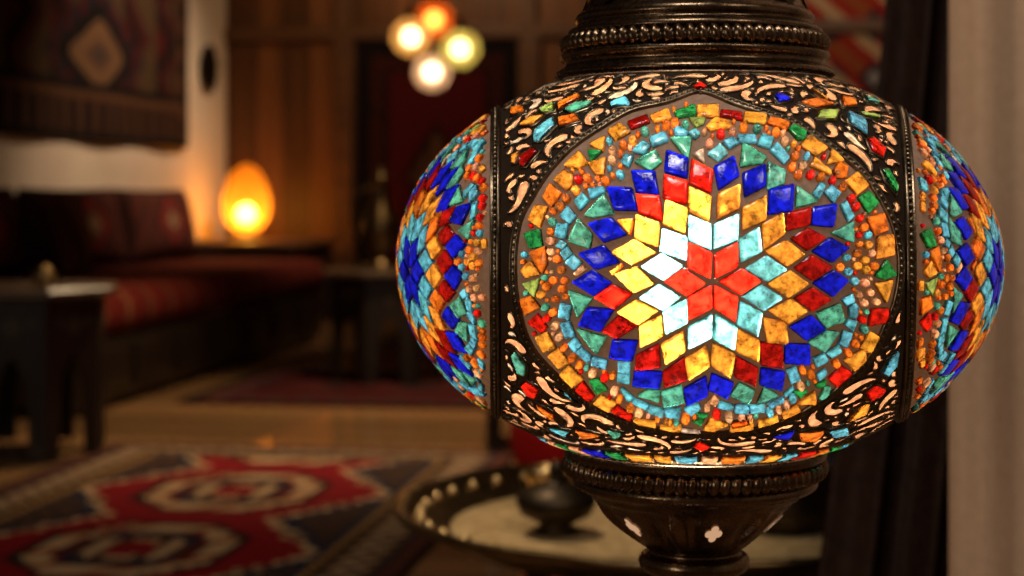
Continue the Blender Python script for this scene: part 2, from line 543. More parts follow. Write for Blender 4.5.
CABO = parse('''
A S 145,340,150,270,270,185,285,240,190,335
A D 55,440,140,380,180,400,95,500,60,495
A O 295,100,440,35,440,65,305,140
A V 180,140,280,85,275,150,205,160
A T 340,140,410,95,520,85,480,130,400,155
A O 300,190,420,165,440,210,310,245
A Y 50,240,140,180,215,175,150,230
A S 630,95,730,55,765,100,740,120,635,118
A O 0,130,80,110,90,150,0,170
A Y 5,430,60,400,40,470,5,480
B R 335,-2,385,-34,435,-2,385,26
C B 20,50,60,35,135,75,50,95
C O 180,90,290,65,410,105,290,130
C Y 245,10,275,15,370,75,330,70
C V 290,190,310,140,440,140,410,200
C O 440,50,540,75,550,110,460,115
C T 590,50,690,90,690,105,610,80
C S 485,145,605,205,615,300,500,220
C V 560,150,700,180,690,200,590,180
C R 610,325,650,312,735,390,715,440,640,400
F G 700,0,745,0,810,110,800,165,725,60
L S 700,270,740,190,815,120,800,220,740,290
L R 605,390,670,340,735,365,700,410,620,445
L Y 480,570,555,490,630,455,610,520,520,560
J T 5,150,30,125,105,225,100,290,45,270
J R 65,345,100,315,185,375,160,430,110,410
J O 165,460,280,530,280,570,180,500
J S 320,385,370,400,425,460
M R 465,375,510,345,580,378,520,405
N O 845,88,920,82,900,108,850,110
N B 770,98,835,80,820,105
N S 932,85,985,72,990,90,940,100
N O 215,78,290,95,240,104
N S 140,72,200,84,190,98
N T 305,78,350,90,330,104
N O 655,60,700,50,705,62,660,72
''')
RING = [(700,92),(735,104),(765,114),(790,122),(809,132),(832,149),(851,163),(867,179),(880,198),(892,222),(898,245),(900,270),
        (895,302),(886,324),(879,340),(864,364),(845,382),(826,397),(798,414),(776,423),(753,429),(728,432),(703,433),(667,430),
        (632,422),(609,415),(590,403),(570,388),(553,372),(537,355),(526,336),(519,311),(515,289),(514,266),(515,245),(521,217),
        (532,197),(543,179),(557,162),(575,145),(599,129),(631,111),(665,103)]
COLS = dict(R=(.80,.014,.006), D=(.36,.006,.004), Y=(1.0,.40,.045), O=(.95,.22,.02), C=(.22,.84,.92), S=(.13,.56,.80), T=(.10,.46,.34),
            G=(.02,.29,.07), V=(.36,.52,.12), P=(.92,.44,.22), W=(.82,.62,.45), B=(.006,.011,.66))
def vary(c, s=.14):
    k = 1+random.uniform(-s, s)
    return tuple(max(0, x*k*(1+random.uniform(-s*.4, s*.4))) for x in c)

# occupancy raster of the design drawing, for filling the gaps with beads and scrolls
GX0, GY0, GS = 480, 50, 3
occ = np.zeros((int(420*GS), int(450*GS)), dtype=bool)
yy, xx = np.mgrid[0:occ.shape[0], 0:occ.shape[1]]
def pip(poly, X, Y):
    ins = np.zeros(X.shape, dtype=bool); n = len(poly)
    for i in range(n):
        x1, y1 = poly[i]; x2, y2 = poly[(i+1) % n]
        if y1 == y2: continue
        ins ^= ((y1 > Y) != (y2 > Y)) & (X < (x2-x1)*(Y-y1)/(y2-y1)+x1)
    return ins
def window(poly, pad=0):
    xs = [p[0] for p in poly]; ys = [p[1] for p in poly]
    i0 = max(0, int((min(ys)-pad-GY0)*GS)); i1 = min(occ.shape[0], int((max(ys)+pad-GY0)*GS)+2)
    j0 = max(0, int((min(xs)-pad-GX0)*GS)); j1 = min(occ.shape[1], int((max(xs)+pad-GX0)*GS)+2)
    return i0, i1, j0, j1
def raster(poly, arr, setv=True):
    i0, i1, j0, j1 = window(poly)
    if i1 <= i0 or j1 <= j0: return True
    ins = pip(poly, xx[i0:i1, j0:j1]/GS+GX0, yy[i0:i1, j0:j1]/GS+GY0)
    if setv: arr[i0:i1, j0:j1] |= ins; return None
    return bool((arr[i0:i1, j0:j1] & ins).any())
def grow(poly, d):
    cx = sum(p[0] for p in poly)/len(poly); cy = sum(p[1] for p in poly)/len(poly); out = []
    for x, y in poly:
        l = math.hypot(x-cx, y-cy) or 1; out.append((x+(x-cx)/l*d, y+(y-cy)/l*d))
    return out
def circle(cx, cy, r, n=9, sx=1.0):
    return [(cx+r*sx*math.cos(2*PI*k/n), cy+r*math.sin(2*PI*k/n)) for k in range(n)]
ringmask = np.zeros_like(occ); raster([(x+(700-x)*.016, y+(272-y)*.016) for x, y in RING], ringmask)
ROSETTE = [(c, grow(p, 1.35)) for c, p in ROSETTE]; SKY = [(c, grow(p, 1.3)) for c, p in SKY]; OUTER = [(c, grow(p, 1.1)) for c, p in OUTER]
tiles_all = ROSETTE + SKY + OUTER
for c, p in tiles_all: raster(p, occ)
MC = (709, 276)
# beads: only outside the scalloped turquoise border
lim = [0]*72
for c, p in SKY:
    for x, y in p:
        a = int((math.atan2(y-MC[1], x-MC[0]) % (2*PI))/(2*PI)*72)
        d = math.hypot(x-MC[0], y-MC[1])
        for q in (-1, 0, 1): lim[(a+q) % 72] = max(lim[(a+q) % 72], d-10)
BEADS = []
rnd = random.Random(11)
occb = occ.copy()
for rad in (4.6, 4.1, 3.5, 2.8, 2.2):
    for _ in range(5200):
        x = rnd.uniform(515, 900); y = rnd.uniform(98, 434)
        a = int((math.atan2(y-MC[1], x-MC[0]) % (2*PI))/(2*PI)*72)
        if math.hypot(x-MC[0], y-MC[1]) < lim[a]: continue
        i, j = int((y-GY0)*GS), int((x-GX0)*GS)
        if not ringmask[i, j] or occb[i, j]: continue
        # the ring of grout next to the metal stays clear
        cc = circle(x, y, rad)
        if not all(ringmask[int((v-GY0)*GS), int((u-GX0)*GS)] for u, v in circle(x, y, rad+4)): continue
        if raster(circle(x, y, rad+.15), occb, False): continue
        raster(cc, occb)
        k = rnd.random()
        BEADS.append(('O' if k < .42 else 'P' if k < .70 else 'R' if k < .80 else 'Y' if k < .88 else 'T' if k < .94 else 'S', cc))
lamp = thing('mosaic_lamp', 'large oval Turkish mosaic lamp with star medallion, bronze cap and fluted bronze cup', 'lamp', (LX, LY, 0))
def put(o): o.location = (0, 0, LZ); return o
def conv(items): return [(c, [unproject(x, y) for x, y in p]) for c, p in items]
D_ros, D_sky, D_out, D_bead, D_cab = map(conv, (ROSETTE, SKY, OUTER, BEADS, CABO))
def tile_mesh(items, hgt=.0017, swap=None, vs=.14, dome=False):
    mb = MB()
    for c, p in items:
        n = len(p)
        ar = sum(p[i][0]*p[(i+1) % n][1]-p[(i+1) % n][0]*p[i][1] for i in range(n))
        if ar < 0: p = p[::-1]
        cu = sum(u for u, v in p)/n; cv = sum(v for u, v in p)/n
        q = []
        if not dome and n <= 6:                     # split the edges and nip the corners
            for i in range(n):
                a, b_, d = p[i-1], p[i], p[(i+1) % n]
                e = .06
                q.append((b_[0]+(a[0]-b_[0])*e, b_[1]+(a[1]-b_[1])*e)); q.append((b_[0]+(d[0]-b_[0])*e, b_[1]+(d[1]-b_[1])*e))
                q.append(((b_[0]+d[0])/2, (b_[1]+d[1])/2))
        else: q = p
        n = len(q)
        # size controls the height
        sz = math.sqrt(abs(ar)/2)*R
        h = hgt*min(1.0, .35+sz/.010) if not dome else min(.0022, sz*.7)
        rings = ((1.0, -.0005), (.985, .55*h), (.93, .90*h), (.62, h*1.02)) if not dome else ((1.0, -.0004), (.95, .5*h), (.72, 1.0*h), (.36, .8*h))
        v = []
        for s, hh in rings:
            for u, w in q: v.append(sp(cu+(u-cu)*s, cv+(w-cv)*s, hh))
        v.append(sp(cu, cv, rings[-1][1]*(.8 if dome else 1.03))); f = []
        for k in range(len(rings)-1):
            for i in range(n):
                j = (i+1) % n; f.append((k*n+i, k*n+j, (k+1)*n+j, (k+1)*n+i))
        k = len(rings)-1
        for i in range(n): f.append((k*n+i, k*n+(i+1) % n, len(v)-1))
        cc = (swap or {}).get(c, c)
        mb.add(v, f, vary(COLS[cc], vs))
    return mb
def strip(mb, path, w, h, closed=False, bead=None, prof=None):
    """raised metal strip with edge ropes and a row of beads along a path of (lon, lat)"""
    Pt = [surf(*q) for q in path]; m = len(Pt); v = []; f = []
    prof = prof or [(-.5,-.3),(-.5,.6),(-.40,1.0),(-.30,.9),(-.24,.45),(.24,.45),(.30,.9),(.40,1.0),(.5,.6),(.5,-.3)]
    k = len(prof); frames = []
    for i, p in enumerate(Pt):
        t = (Pt[(i+1) % m]-Pt[i-1]) if closed else (Pt[min(i+1, m-1)]-Pt[max(i-1, 0)])
        t.normalize(); n = normal(p); s = n.cross(t).normalized(); frames.append((p, n, s))
        for a, b in prof: v.append(p + s*(a*w) + n*(b*h))
    for i in range(m if closed else m-1):
        j = (i+1) % m
        for q in range(k-1): f.append((i*k+q, j*k+q, j*k+q+1, i*k+q+1))
    mb.add(v, f)
    if bead:
        step, rad = bead; acc = 0.0
        for i in range(m if closed else m-1):
            a, b = Pt[i], Pt[(i+1) % m]; L = (b-a).length; d = step-acc
            while d <= L:
                c = a.lerp(b, d/L); c = c + normal(c)*h*.55; mb.ball(c, rad, 6, 4); d += step
            acc = (acc + L) % step
def dense(path, closed, step):
    out = []; m = len(path)
    P3 = path + ([path[0]] if closed else [])
    for i in range(len(P3)-1):
        p0 = P3[i-1] if i else (P3[-2] if closed else P3[0]); p1, p2 = P3[i], P3[i+1]
        p3 = P3[i+2] if i+2 < len(P3) else (P3[1] if closed else P3[-1])
        n = max(1, int(math.hypot(p2[0]-p1[0], p2[1]-p1[1])/step))
        for k in range(n):
            t = k/n
            out.append(tuple(.5*((2*p1[d])+(-p0[d]+p2[d])*t+(2*p0[d]-5*p1[d]+4*p2[d]-p3[d])*t*t+(-p0[d]+3*p1[d]-3*p2[d]+p3[d])*t**3) for d in (0, 1)))
    if not closed: out.append(P3[-1])
    return out


def side_colour(items):                       # the side medallions start from a blue heart
    out = []
    for i, (c, p) in enumerate(items):
        if i < 6: c = 'B'
        elif c == 'C': c = 'S'
        elif c == 'R': c = 'D'
        elif c == 'Y': c = 'Y' if i % 3 else 'O'
        out.append((c, p))
    return out
LO0 = math.radians(-143.5); LO1 = LO0+2*PI      # seam of the unrolled globe, in the filigree
def turn(items, d):
    return [(c, [(u+d, v) for u, v in p]) for c, p in items]
def keep_side(items, w, mg):
    return [(c, p) for c, p in items if all(side(surf(u, v), w) > mg for u, v in p) and all(abs(v) < TT-.02 for u, v in p)]
def wrap(p):
    sh = 2*PI*math.floor((sum(u for u, v in p)/len(p)-LO0)/(2*PI)); return [(u-sh, v) for u, v in p]
ringll = [unproject(x, y) for x, y in RING]
ringd = dense(ringll, True, .03)
bands = []
for sg, c, k in PLANES:
    cut = []; o = Vector((c, 0, 0)); dr = Vector((k, 1, 0)).normalized(); o = o - dr*o.dot(dr)
    for i in range(180):
        a = 2*PI*i/180; d = dr*math.cos(a)+Vector((0, 0, 1))*math.sin(a); lo, hi = 0, .3
        for _ in range(36):
            mid = (lo+hi)/2; p = o+d*mid
            if (math.hypot(p.x, p.y)/R)**P+(abs(p.z)/(B if p.z > 0 else BL))**P < 1: lo = mid
            else: hi = mid
        cut.append(lonlat(o+d*lo))
    bands.append([wrap([q])[0] for q in cut])
meds = [dict(front=True, d=0.0, ros=D_ros, sky=D_sky, out=D_out, bead=D_bead), dict(front=False, d=PI)]
for m_ in meds[1:]:
    for k_, src in (('ros', D_ros), ('sky', D_sky), ('out', D_out), ('bead', D_bead)): m_[k_] = turn(src, m_['d'])
A66 = math.radians(66)
sides = []
for w_, d_ in ((0, -math.radians(66.5)), (1, math.radians(66.5))):
    q = {}
    sgn = 1 if w_ == 0 else -1
    sqz = lambda items: [(c, [(u*(.87 if u*sgn > 0 else 1), v) for u, v in p]) for c, p in items]
    for k_, src, mg in (('ros', side_colour(D_ros), .0036), ('sky', D_sky, .0036), ('out', D_out, .0034), ('bead', D_bead, .0032)):
        q[k_] = keep_side(turn(sqz(src), d_), w_, mg)
    sides.append(q)
# occupancy of the unrolled globe, for the scrollwork and the fill
NXO, NYO = 2400, 760
og = np.zeros((NYO, NXO), dtype=bool)
gy, gx = np.mgrid[0:NYO, 0:NXO]
def o_idx(u, v): return (u-LO0)/(LO1-LO0)*NXO, (v+TT)/(2*TT)*NYO
def o_poly(p, setv=True):
    q = [o_idx(u, v) for u, v in p]
    xs = [a for a, b in q]; ys = [b for a, b in q]
    j0, j1, i0, i1 = int(min(xs))-1, int(max(xs))+2, int(min(ys))-1, int(max(ys))+2
    if j0 < 0 or i0 < 0 or j1 >= NXO or i1 >= NYO:
        if not setv: return True
        j0 = max(j0, 0); i0 = max(i0, 0); j1 = min(j1, NXO); i1 = min(i1, NYO)
    ins = pip(q, gx[i0:i1, j0:j1]+.5, gy[i0:i1, j0:j1]+.5)
    if setv: og[i0:i1, j0:j1] |= ins
    else: return bool((og[i0:i1, j0:j1] & ins).any())
def growll(p, d, t):
    cu = sum(u for u, v in p)/len(p); cv = sum(v for u, v in p)/len(p); ru, rv = metric(t); out = []
    for u, v in p:
        a, b = (u-cu)*ru, (v-cv)*rv; l = math.hypot(a, b) or 1; out.append((u+a/l*d/ru, v+b/l*d/rv))
    return out
def metric(t):
    a, b = surf(0, t-.01), surf(0, t+.01); return max(.02, math.hypot(surf(0, t).x, surf(0, t).y)), max(.03, (b-a).length/.02)
SG = np.zeros((2, NYO, NXO), dtype=np.float32)       # distance beyond each band
tv = -TT+2*TT*(np.arange(NYO)+.5)/NYO; uv = LO0+(LO1-LO0)*(np.arange(NXO)+.5)/NXO
rr_ = R*np.cos(tv)**(2/P)
for w_ in (0, 1):
    sg, c, k = PLANES[w_]
    SG[w_] = sg*(rr_[:, None]*np.sin(uv)[None, :]-(c+k*(-rr_[:, None]*np.cos(uv)[None, :])))/math.hypot(1, k)
medmask = np.zeros_like(og)
for m_ in meds:
    rp = [(u+m_['d'], v) for u, v in ringd]
    og[:] = False; o_poly(growll(rp, .0022, 0.0)); medmask |= og
og[:] = False
for q in sides:
    for k_ in q:
        for c, p in q[k_]: o_poly(growll(p, .0002, p[0][1]))
cabos = [(c, p) for c, p in D_cab+turn(D_cab, PI) if all(max(side(surf(u, v), 0), side(surf(u, v), 1)) < -.0030 for u, v in p) and all(abs(v) < TT-.03 for u, v in p)]
for c, p in cabos: o_poly(growll(p, .0010, p[0][1]))
og |= medmask
og |= (np.abs(SG[0]) < .0030) | (np.abs(SG[1]) < .0030)
og[:10, :] = True; og[-12:, :] = True; og[:42, :] = True
insideS = [(SG[0] > 0), (SG[1] > 0)]
def comma(ang, ln, w, curl):
    n = 9; cen = []; cx = cy = 0.0; a = ang
    for k in range(n+1):
        cen.append((cx, cy, a)); st = curl/n*(.5+k/n); a += st; cx += ln/n*math.cos(a); cy += ln/n*math.sin(a)
    mx = sum(c[0] for c in cen)/len(cen); my = sum(c[1] for c in cen)/len(cen); Lp, Rp = [], []
    for k, (u, v, a) in enumerate(cen):
        q = k/n; ww = w*max(.12, (1-q)**.6*min(1, q*4+.45))
        Lp.append((u-mx-math.sin(a)*ww, v-my+math.cos(a)*ww)); Rp.append((u-mx+math.sin(a)*ww, v-my-math.cos(a)*ww))
    return Lp+Rp[::-1]
SCROLL = []; FILL = [[], []]
rnd = random.Random(5)
for (ln, w, tries) in ((.022,.0034,2500), (.017,.0032,4500), (.013,.0028,7000), (.0085,.0024,11000), (.0055,.0017,20000), (.0036,.0014,20000)):
    for _ in range(tries):
        u = rnd.uniform(LO0, LO1); v = rnd.uniform(-TT, TT)
        if ln < .01 and abs(u) > 1.7 and rnd.random() < .75: continue
        j, i = o_idx(u, v); i, j = int(i), int(j)
        if og[i, j] or insideS[0][i, j] or insideS[1][i, j]: continue
        ru, rv = metric(v); um = u if abs(u) < PI/2 else u-PI
        fl = math.atan2(v*rv, um*ru)+PI/2
        p = [(u+a/ru, v+b/rv) for a, b in comma(fl+rnd.uniform(-1, 1)+(PI if rnd.random() < .5 else 0), ln, w, rnd.choice((-1, 1))*rnd.uniform(.8, 3.6))]
        if o_poly(growll(p, .00052, v), False): continue
        o_poly(p); SCROLL.append(('P' if rnd.random() < .88 else 'W', p))
for (s_, tries) in ((.0050, 5000), (.0040, 7000), (.0030, 9000), (.0021, 9000)):
    for _ in range(tries):
        u = rnd.choice((-1, 1))*rnd.uniform(.5, 2.45); v = rnd.uniform(-.9, .9)
        j, i = o_idx(u, v); i, j = int(i), int(j)
        if not (0 <= j < NXO): continue
        w_ = 0 if insideS[0][i, j] else 1 if insideS[1][i, j] else None
        if og[i, j] or w_ is None: continue
        ru, rv = metric(v); um = u-(-1.16 if w_ == 0 else 1.16)
        a = math.atan2(v*rv, um*ru)+rnd.uniform(-.2, .2); ca, sa = math.cos(a), math.sin(a)
        p = [(u+(ca*x-sa*y)*s_/ru, v+(sa*x+ca*y)*s_/rv) for x, y in ((-.75,-1.05),(.8,-1.1),(.7,1.05),(-.8,1.15))]
        if o_poly(growll(p, .0004, v), False): continue
        o_poly(p); FILL[w_].append((rnd.choice('YYYYYYOOORDGS'), p))
its = []; lon = LO0+.004; k = 0
while lon < LO1-.23:
    w = rnd.uniform(.11, .19); t0, t1 = -TT+.028, -TT+.100
    its.append((rnd.choice('WOSYPGOYSBR'), [(lon+.012, t0), (lon+w-.012, t0), (lon+w-.012, t1), (lon+.012, t1)])); lon += w
# ground of the whole globe, with a hole under every piece of glass
V, E, Fc = [], [], []
nx, ny = 190, 46
bd = [(LO0+2*PI*i/nx, -TT) for i in range(nx)]+[(LO1, -TT+2*TT*i/ny) for i in range(ny)]+[(LO1-2*PI*i/nx, TT) for i in range(nx)]+[(LO0, TT-2*TT*i/ny) for i in range(ny)]
V += bd; E += [(i, (i+1) % len(bd)) for i in range(len(bd))]
for bnd in bands+[[(u+m_['d'], v) for u, v in ringd] for m_ in meds]:
    b = len(V); V += bnd; E += [(b+i, b+(i+1) % len(bnd)) for i in range(len(bnd))]
for i in range(1, nx):
    for j in range(1, ny): V.append((LO0+2*PI*(i+.3*random.random())/nx, -TT+2*TT*(j+.3*random.random())/ny))
alltiles = sum([m_[k_] for m_ in meds for k_ in ('ros', 'sky', 'out', 'bead')], [])+sum([q[k_] for q in sides for k_ in q], [])+cabos+SCROLL+FILL[0]+FILL[1]+its
for c, p in alltiles:
    n = len(p); ar = sum(p[i][0]*p[(i+1) % n][1]-p[(i+1) % n][0]*p[i][1] for i in range(n))
    if ar < 0: p = p[::-1]
    cu = sum(u for u, v in p)/n; cv = sum(v for u, v in p)/n; k_ = .955 if n <= 6 else 1.0
    b = len(V); V += [(cu+(u-cu)*k_, cv+(v-cv)*k_) for u, v in p]; Fc.append(list(range(b, b+n)))
r = delaunay_2d_cdt([Vector(v) for v in V], E, Fc, 0, 1e-6)
vo = r[0]; gfaces = [tuple(f) for f, o in zip(r[2], r[5]) if not o]
CX = np.array([sum(vo[i].x for i in f)/3 for f in gfaces]); CY = np.array([sum(vo[i].y for i in f)/3 for f in gfaces])
cls = np.full(len(gfaces), -1)
for k_, m_ in enumerate(meds): cls[pip([(u+m_['d'], v) for u, v in ringd], CX, CY)] = k_
for i in range(len(gfaces)):
    p = surf(CX[i], CY[i])
    if side(p, 0) > 0: cls[i] = 2
    elif side(p, 1) > 0: cls[i] = 3
def ground(name, k_, mat):
    idx = {}; fs = []; vs = []
    for i in np.nonzero(cls == k_)[0]:
        f = []
        for q in gfaces[i]:
            if q not in idx: idx[q] = len(vs); vs.append(sp(vo[q].x, vo[q].y))
            f.append(idx[q])
        fs.append(tuple(f))
    return put(mesh_obj(name, vs, fs, mat, lamp))
fil = ground('filigree_shell', -1, M['grout_dark'])
mb = MB()
for c, p in SCROLL:
    cu = sum(u for u, v in p)/len(p); cv = sum(v for u, v in p)/len(p)
    mb.tube([sp(u+(u-cu)*.04, v+(v-cv)*.04, .0004) for u, v in p], .00050, 5, True)
for c, p in cabos:
    cu = sum(u for u, v in p)/len(p); cv = sum(v for u, v in p)/len(p)
    mb.tube([sp(cu+(u-cu)*1.05, cv+(v-cv)*1.05, .0004) for u, v in p], .0008, 5, True)
for _ in range(380):
    u = rnd.uniform(-1.5, 1.5); v = rnd.uniform(-TT, TT); a = rnd.uniform(0, 2*PI); cu = rnd.choice((-1, 1))*rnd.uniform(.25, .6); pts = []
    for k in range(13):
        j, i = o_idx(u, v); i, j = int(i), int(j)
        if not (0 <= i < NYO and 0 <= j < NXO) or og[i, j] or insideS[0][i, j] or insideS[1][i, j]: break
        pts.append(sp(u, v, .0005)); ru, rv = metric(v); a += cu*(.5+k*.07); u += .0009*math.cos(a)/ru; v += .0009*math.sin(a)/rv
    if len(pts) > 4: mb.tube(pts, .0006, 5)
mb.build('filigree_scrolls', M['filigree'], fil)
tile_mesh(SCROLL, .0005, vs=.1).build('filigree_openings', M['opal'], fil)['label'] = 'peach lit openings in the dark filigree'
CN = dict(S='turquoise', D='dark red', R='red', O='orange', V='olive green', T='teal', Y='amber', B='deep blue', G='green')
for c, p in cabos:
    tile_mesh([(c, p)], .0022).build('cabochon_stone', M['glass'], fil)['label'] = CN[c]+' glass stone set in the filigree'
for k_, q in enumerate(meds+sides):
    pn = ground('mosaic_medallion' if k_ < 2 else 'side_medallion', k_, M['grout'])
    pn['label'] = 'round medallion with a red, turquoise and amber star' if k_ < 2 else 'side medallion with a blue-hearted star'
    tile_mesh(q['ros']).build('star_tiles', M['glass'], pn)
    tile_mesh(q['sky'], .0020).build('turquoise_border_tiles', M['glass'], pn)
    tile_mesh(q['out']+(FILL[k_-2] if k_ > 1 else [])).build('outer_border_tiles', M['glass'], pn)
    tile_mesh(q['bead'], dome=True, vs=.25).build('glass_beads', M['glass'], pn)
    if k_ < 2:
        mb = MB(); strip(mb, [(u+q['d'], v) for u, v in ringd], .0036, .0017, True, (.0031, .00115)); mb.build('medallion_ring', M['filigree'], pn)
for bnd in bands:
    mb = MB(); strip(mb, bnd, .0052, .0022, True, (.0034, .0013))
    put(mb.build('metal_band', M['filigree'], lamp))
# row of little bars round the lower opening
rim_tiles = put(tile_mesh(its, .0018).build('rim_tiles', M['glass'], lamp))
# cap and cup turned in bronze
S = 1994.0
def prof(lst): return [(r/S, EYE-(y-195)/S) for r, y in lst]
def s_(s): return math.sin(s)*.9
def rope(mb, Rm, a, z, N, tilt=1.0, ph=0):
    nphi = N*8; nps = 12; v = []; f = []
    for i in range(nphi):
        p = 2*PI*i/nphi
        for j in range(nps):
            s = 2*PI*j/nps
            bump = abs(math.sin((N*p+tilt*s_(s))/2))**.8
            rr = a*(.60+.46*bump)
            r = Rm+rr*math.cos(s)
            v.append((r*math.sin(p), -r*math.cos(p), z+1.05*rr*math.sin(s)))
    for i in range(nphi):
        i2 = (i+1) % nphi
        for j in range(nps):
            j2 = (j+1) % nps; f.append((i*nps+j, i2*nps+j, i2*nps+j2, i*nps+j2))
    mb.add(v, f)
def smooth_profile(lst, n=4):
    q = dense(lst, False, 1e9); out = []
    P3 = lst
    for i in range(len(P3)-1):
        p0 = P3[max(i-1, 0)]; p1, p2 = P3[i], P3[i+1]; p3 = P3[min(i+2, len(P3)-1)]
        for k in range(n):
            t = k/n
            out.append(tuple(.5*((2*p1[d])+(-p0[d]+p2[d])*t+(2*p0[d]-5*p1[d]+4*p2[d]-p3[d])*t*t+(-p0[d]+3*p1[d]-3*p2[d]+p3[d])*t**3) for d in (0, 1)))
    return out+[P3[-1]]
mb = MB()
mb.lathe(prof(smooth_profile([(120,81),(130,80),(139,77),(138,73),(131,68),(130,64),(133,61),(134,57),(131,54),(124,52),(122,46),(124,38),(127,35),(125,31),(119,28),(117,25),
    (119,21),(117,16),(110,11),(106,4),(101,-6),(92,-20),(76,-38),(52,-53),(30,-62),(22,-72),(20,-90),(27,-96),(22,-104),(8,-112),(.2,-114)])), 96)
cap = mb.build('cap', M['bronze'], lamp)
mb = MB(); rope(mb, 125/S, 9.2/S, EYE-(45.5-195)/S, 72, .8); mb.build('rope_ring', M['bronze'], cap)
mb = MB()
for k in range(10):                                   # dark pierced leaves on the bell
    ph = 2*PI*(k+.35)/10
    r, z = 107/S, EYE-(4-195)/S
    pts = []
    for j in range(16):
        a = 2*PI*j/16; ww = .0062*(1+.35*math.cos(4*a)); u, v = ww*math.cos(a), ww*math.sin(a)
        rr = r - v*.42+.0010; pp = ph+u/r; pts.append((rr*math.sin(pp), -rr*math.cos(pp), z+v))
    mb.add(pts, [tuple(range(16))])
mb.build('pierced_leaves', M['copper'], cap)
mb = MB()
def flutes(a, z):
    y = 195-(z-EYE)*S
    y += 5
    if not 500 < y < 552: return 1.0
    d = ((a-math.radians(-21)) % (PI/3)); d = min(d, PI/3-d)
    env = math.sin(PI*(y-500)/52)
    return 1+env*(.085*math.exp(-(d/.07)**2)-.05*math.exp(-((d-.17)/.06)**2))
mb.lathe(prof(smooth_profile([(r_, y_-5) for r_, y_ in [(100,462),(119,454),(129,450.5),(131.5,453),(129,460),(122,463),(119,468),(119,477),(122,483),(121,488),(115,492),(109,494),(103,500),(99,503),(95,507),(88,515),(77,526),
    (63,539),(51,549),(46,553),(47,556),(53,559),(55.5,566),(52,573),(42,580),(33,590),(27,604),(25,630),(30,660),(34,700),(26,740),(19,790),(17,900),(17,1500),(20,1560),(40,1600),(120,1640),(190,1665),(200,1680),(198,1690.2),(.2,1690.2)]])), 144, flutes)
cup = mb.build('base_cup', M['bronze'], lamp)
mb = MB(); rope(mb, 122.5/S, 9.6/S, EYE-(464-195)/S, 76, -.6); mb.build('rope_ring', M['bronze'], cup)
for k in range(6):  # glowing leaf patches on the closed cup, imitating light let through
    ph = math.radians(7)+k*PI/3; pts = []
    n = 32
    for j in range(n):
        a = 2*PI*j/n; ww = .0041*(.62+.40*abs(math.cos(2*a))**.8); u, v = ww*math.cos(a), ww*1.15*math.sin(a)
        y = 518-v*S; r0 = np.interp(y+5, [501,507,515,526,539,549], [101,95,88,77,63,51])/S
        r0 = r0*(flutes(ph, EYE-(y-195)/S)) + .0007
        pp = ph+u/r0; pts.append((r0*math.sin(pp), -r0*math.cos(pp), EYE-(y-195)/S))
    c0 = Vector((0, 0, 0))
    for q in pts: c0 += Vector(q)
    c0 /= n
    mesh_obj('leaf_glow_patch', pts+[c0], [(j, (j+1) % n, n) for j in range(n)], M['glow'], cup, smooth=False)

bl = bpy.data.lights.new('bulb_light', 'POINT'); bl.energy = 3.8; bl.color = (1.0, .86, .68); bl.shadow_soft_size = .028
lo_ = bpy.data.objects.new('bulb_light', bl); link(lo_); lo_.location = (LX-.008, LY-.020, LZ-.004)

# ------------------------------------------------------------------ woven things
RED, DRED, NAVY, CREAM, TEAL, BRN, RUST, BLK, OCH = (.17,.004,.007),(.07,.005,.006),(.010,.014,.030),(.40,.26,.14),(.02,.06,.065),(.060,.028,.014),(.20,.045,.015),(.008,.006,.006),(.30,.16,.045)
def grid(w, h, nx, ny, fn, thick=.0, sag=None):
    """flat textile w x h in the XY plane, woven cell by cell"""
    v = []; f = []; c = []
    for j in range(ny+1):
        for i in range(nx+1):
            x = -w/2+w*i/nx; y = -h/2+h*j/ny
            v.append((x, y, sag(x, y) if sag else 0))
    for j in range(ny):
        for i in range(nx):
            f.append((j*(nx+1)+i, j*(nx+1)+i+1, (j+1)*(nx+1)+i+1, (j+1)*(nx+1)+i))
            c.append(fn(-w/2+w*(i+.5)/nx, -h/2+h*(j+.5)/ny, w, h))
    if thick:
        n = len(v); v += [(x, y, z-thick) for x, y, z in v]
        ring = [i for i in range(nx+1)]+[j*(nx+1)+nx for j in range(1, ny+1)]+[ny*(nx+1)+i for i in range(nx-1, -1, -1)]+[j*(nx+1) for j in range(ny-1, 0, -1)]
        for k in range(len(ring)):
            a, b = ring[k], ring[(k+1) % len(ring)]; f.append((a, a+n, b+n, b)); c.append(DRED)
    return v, f, c
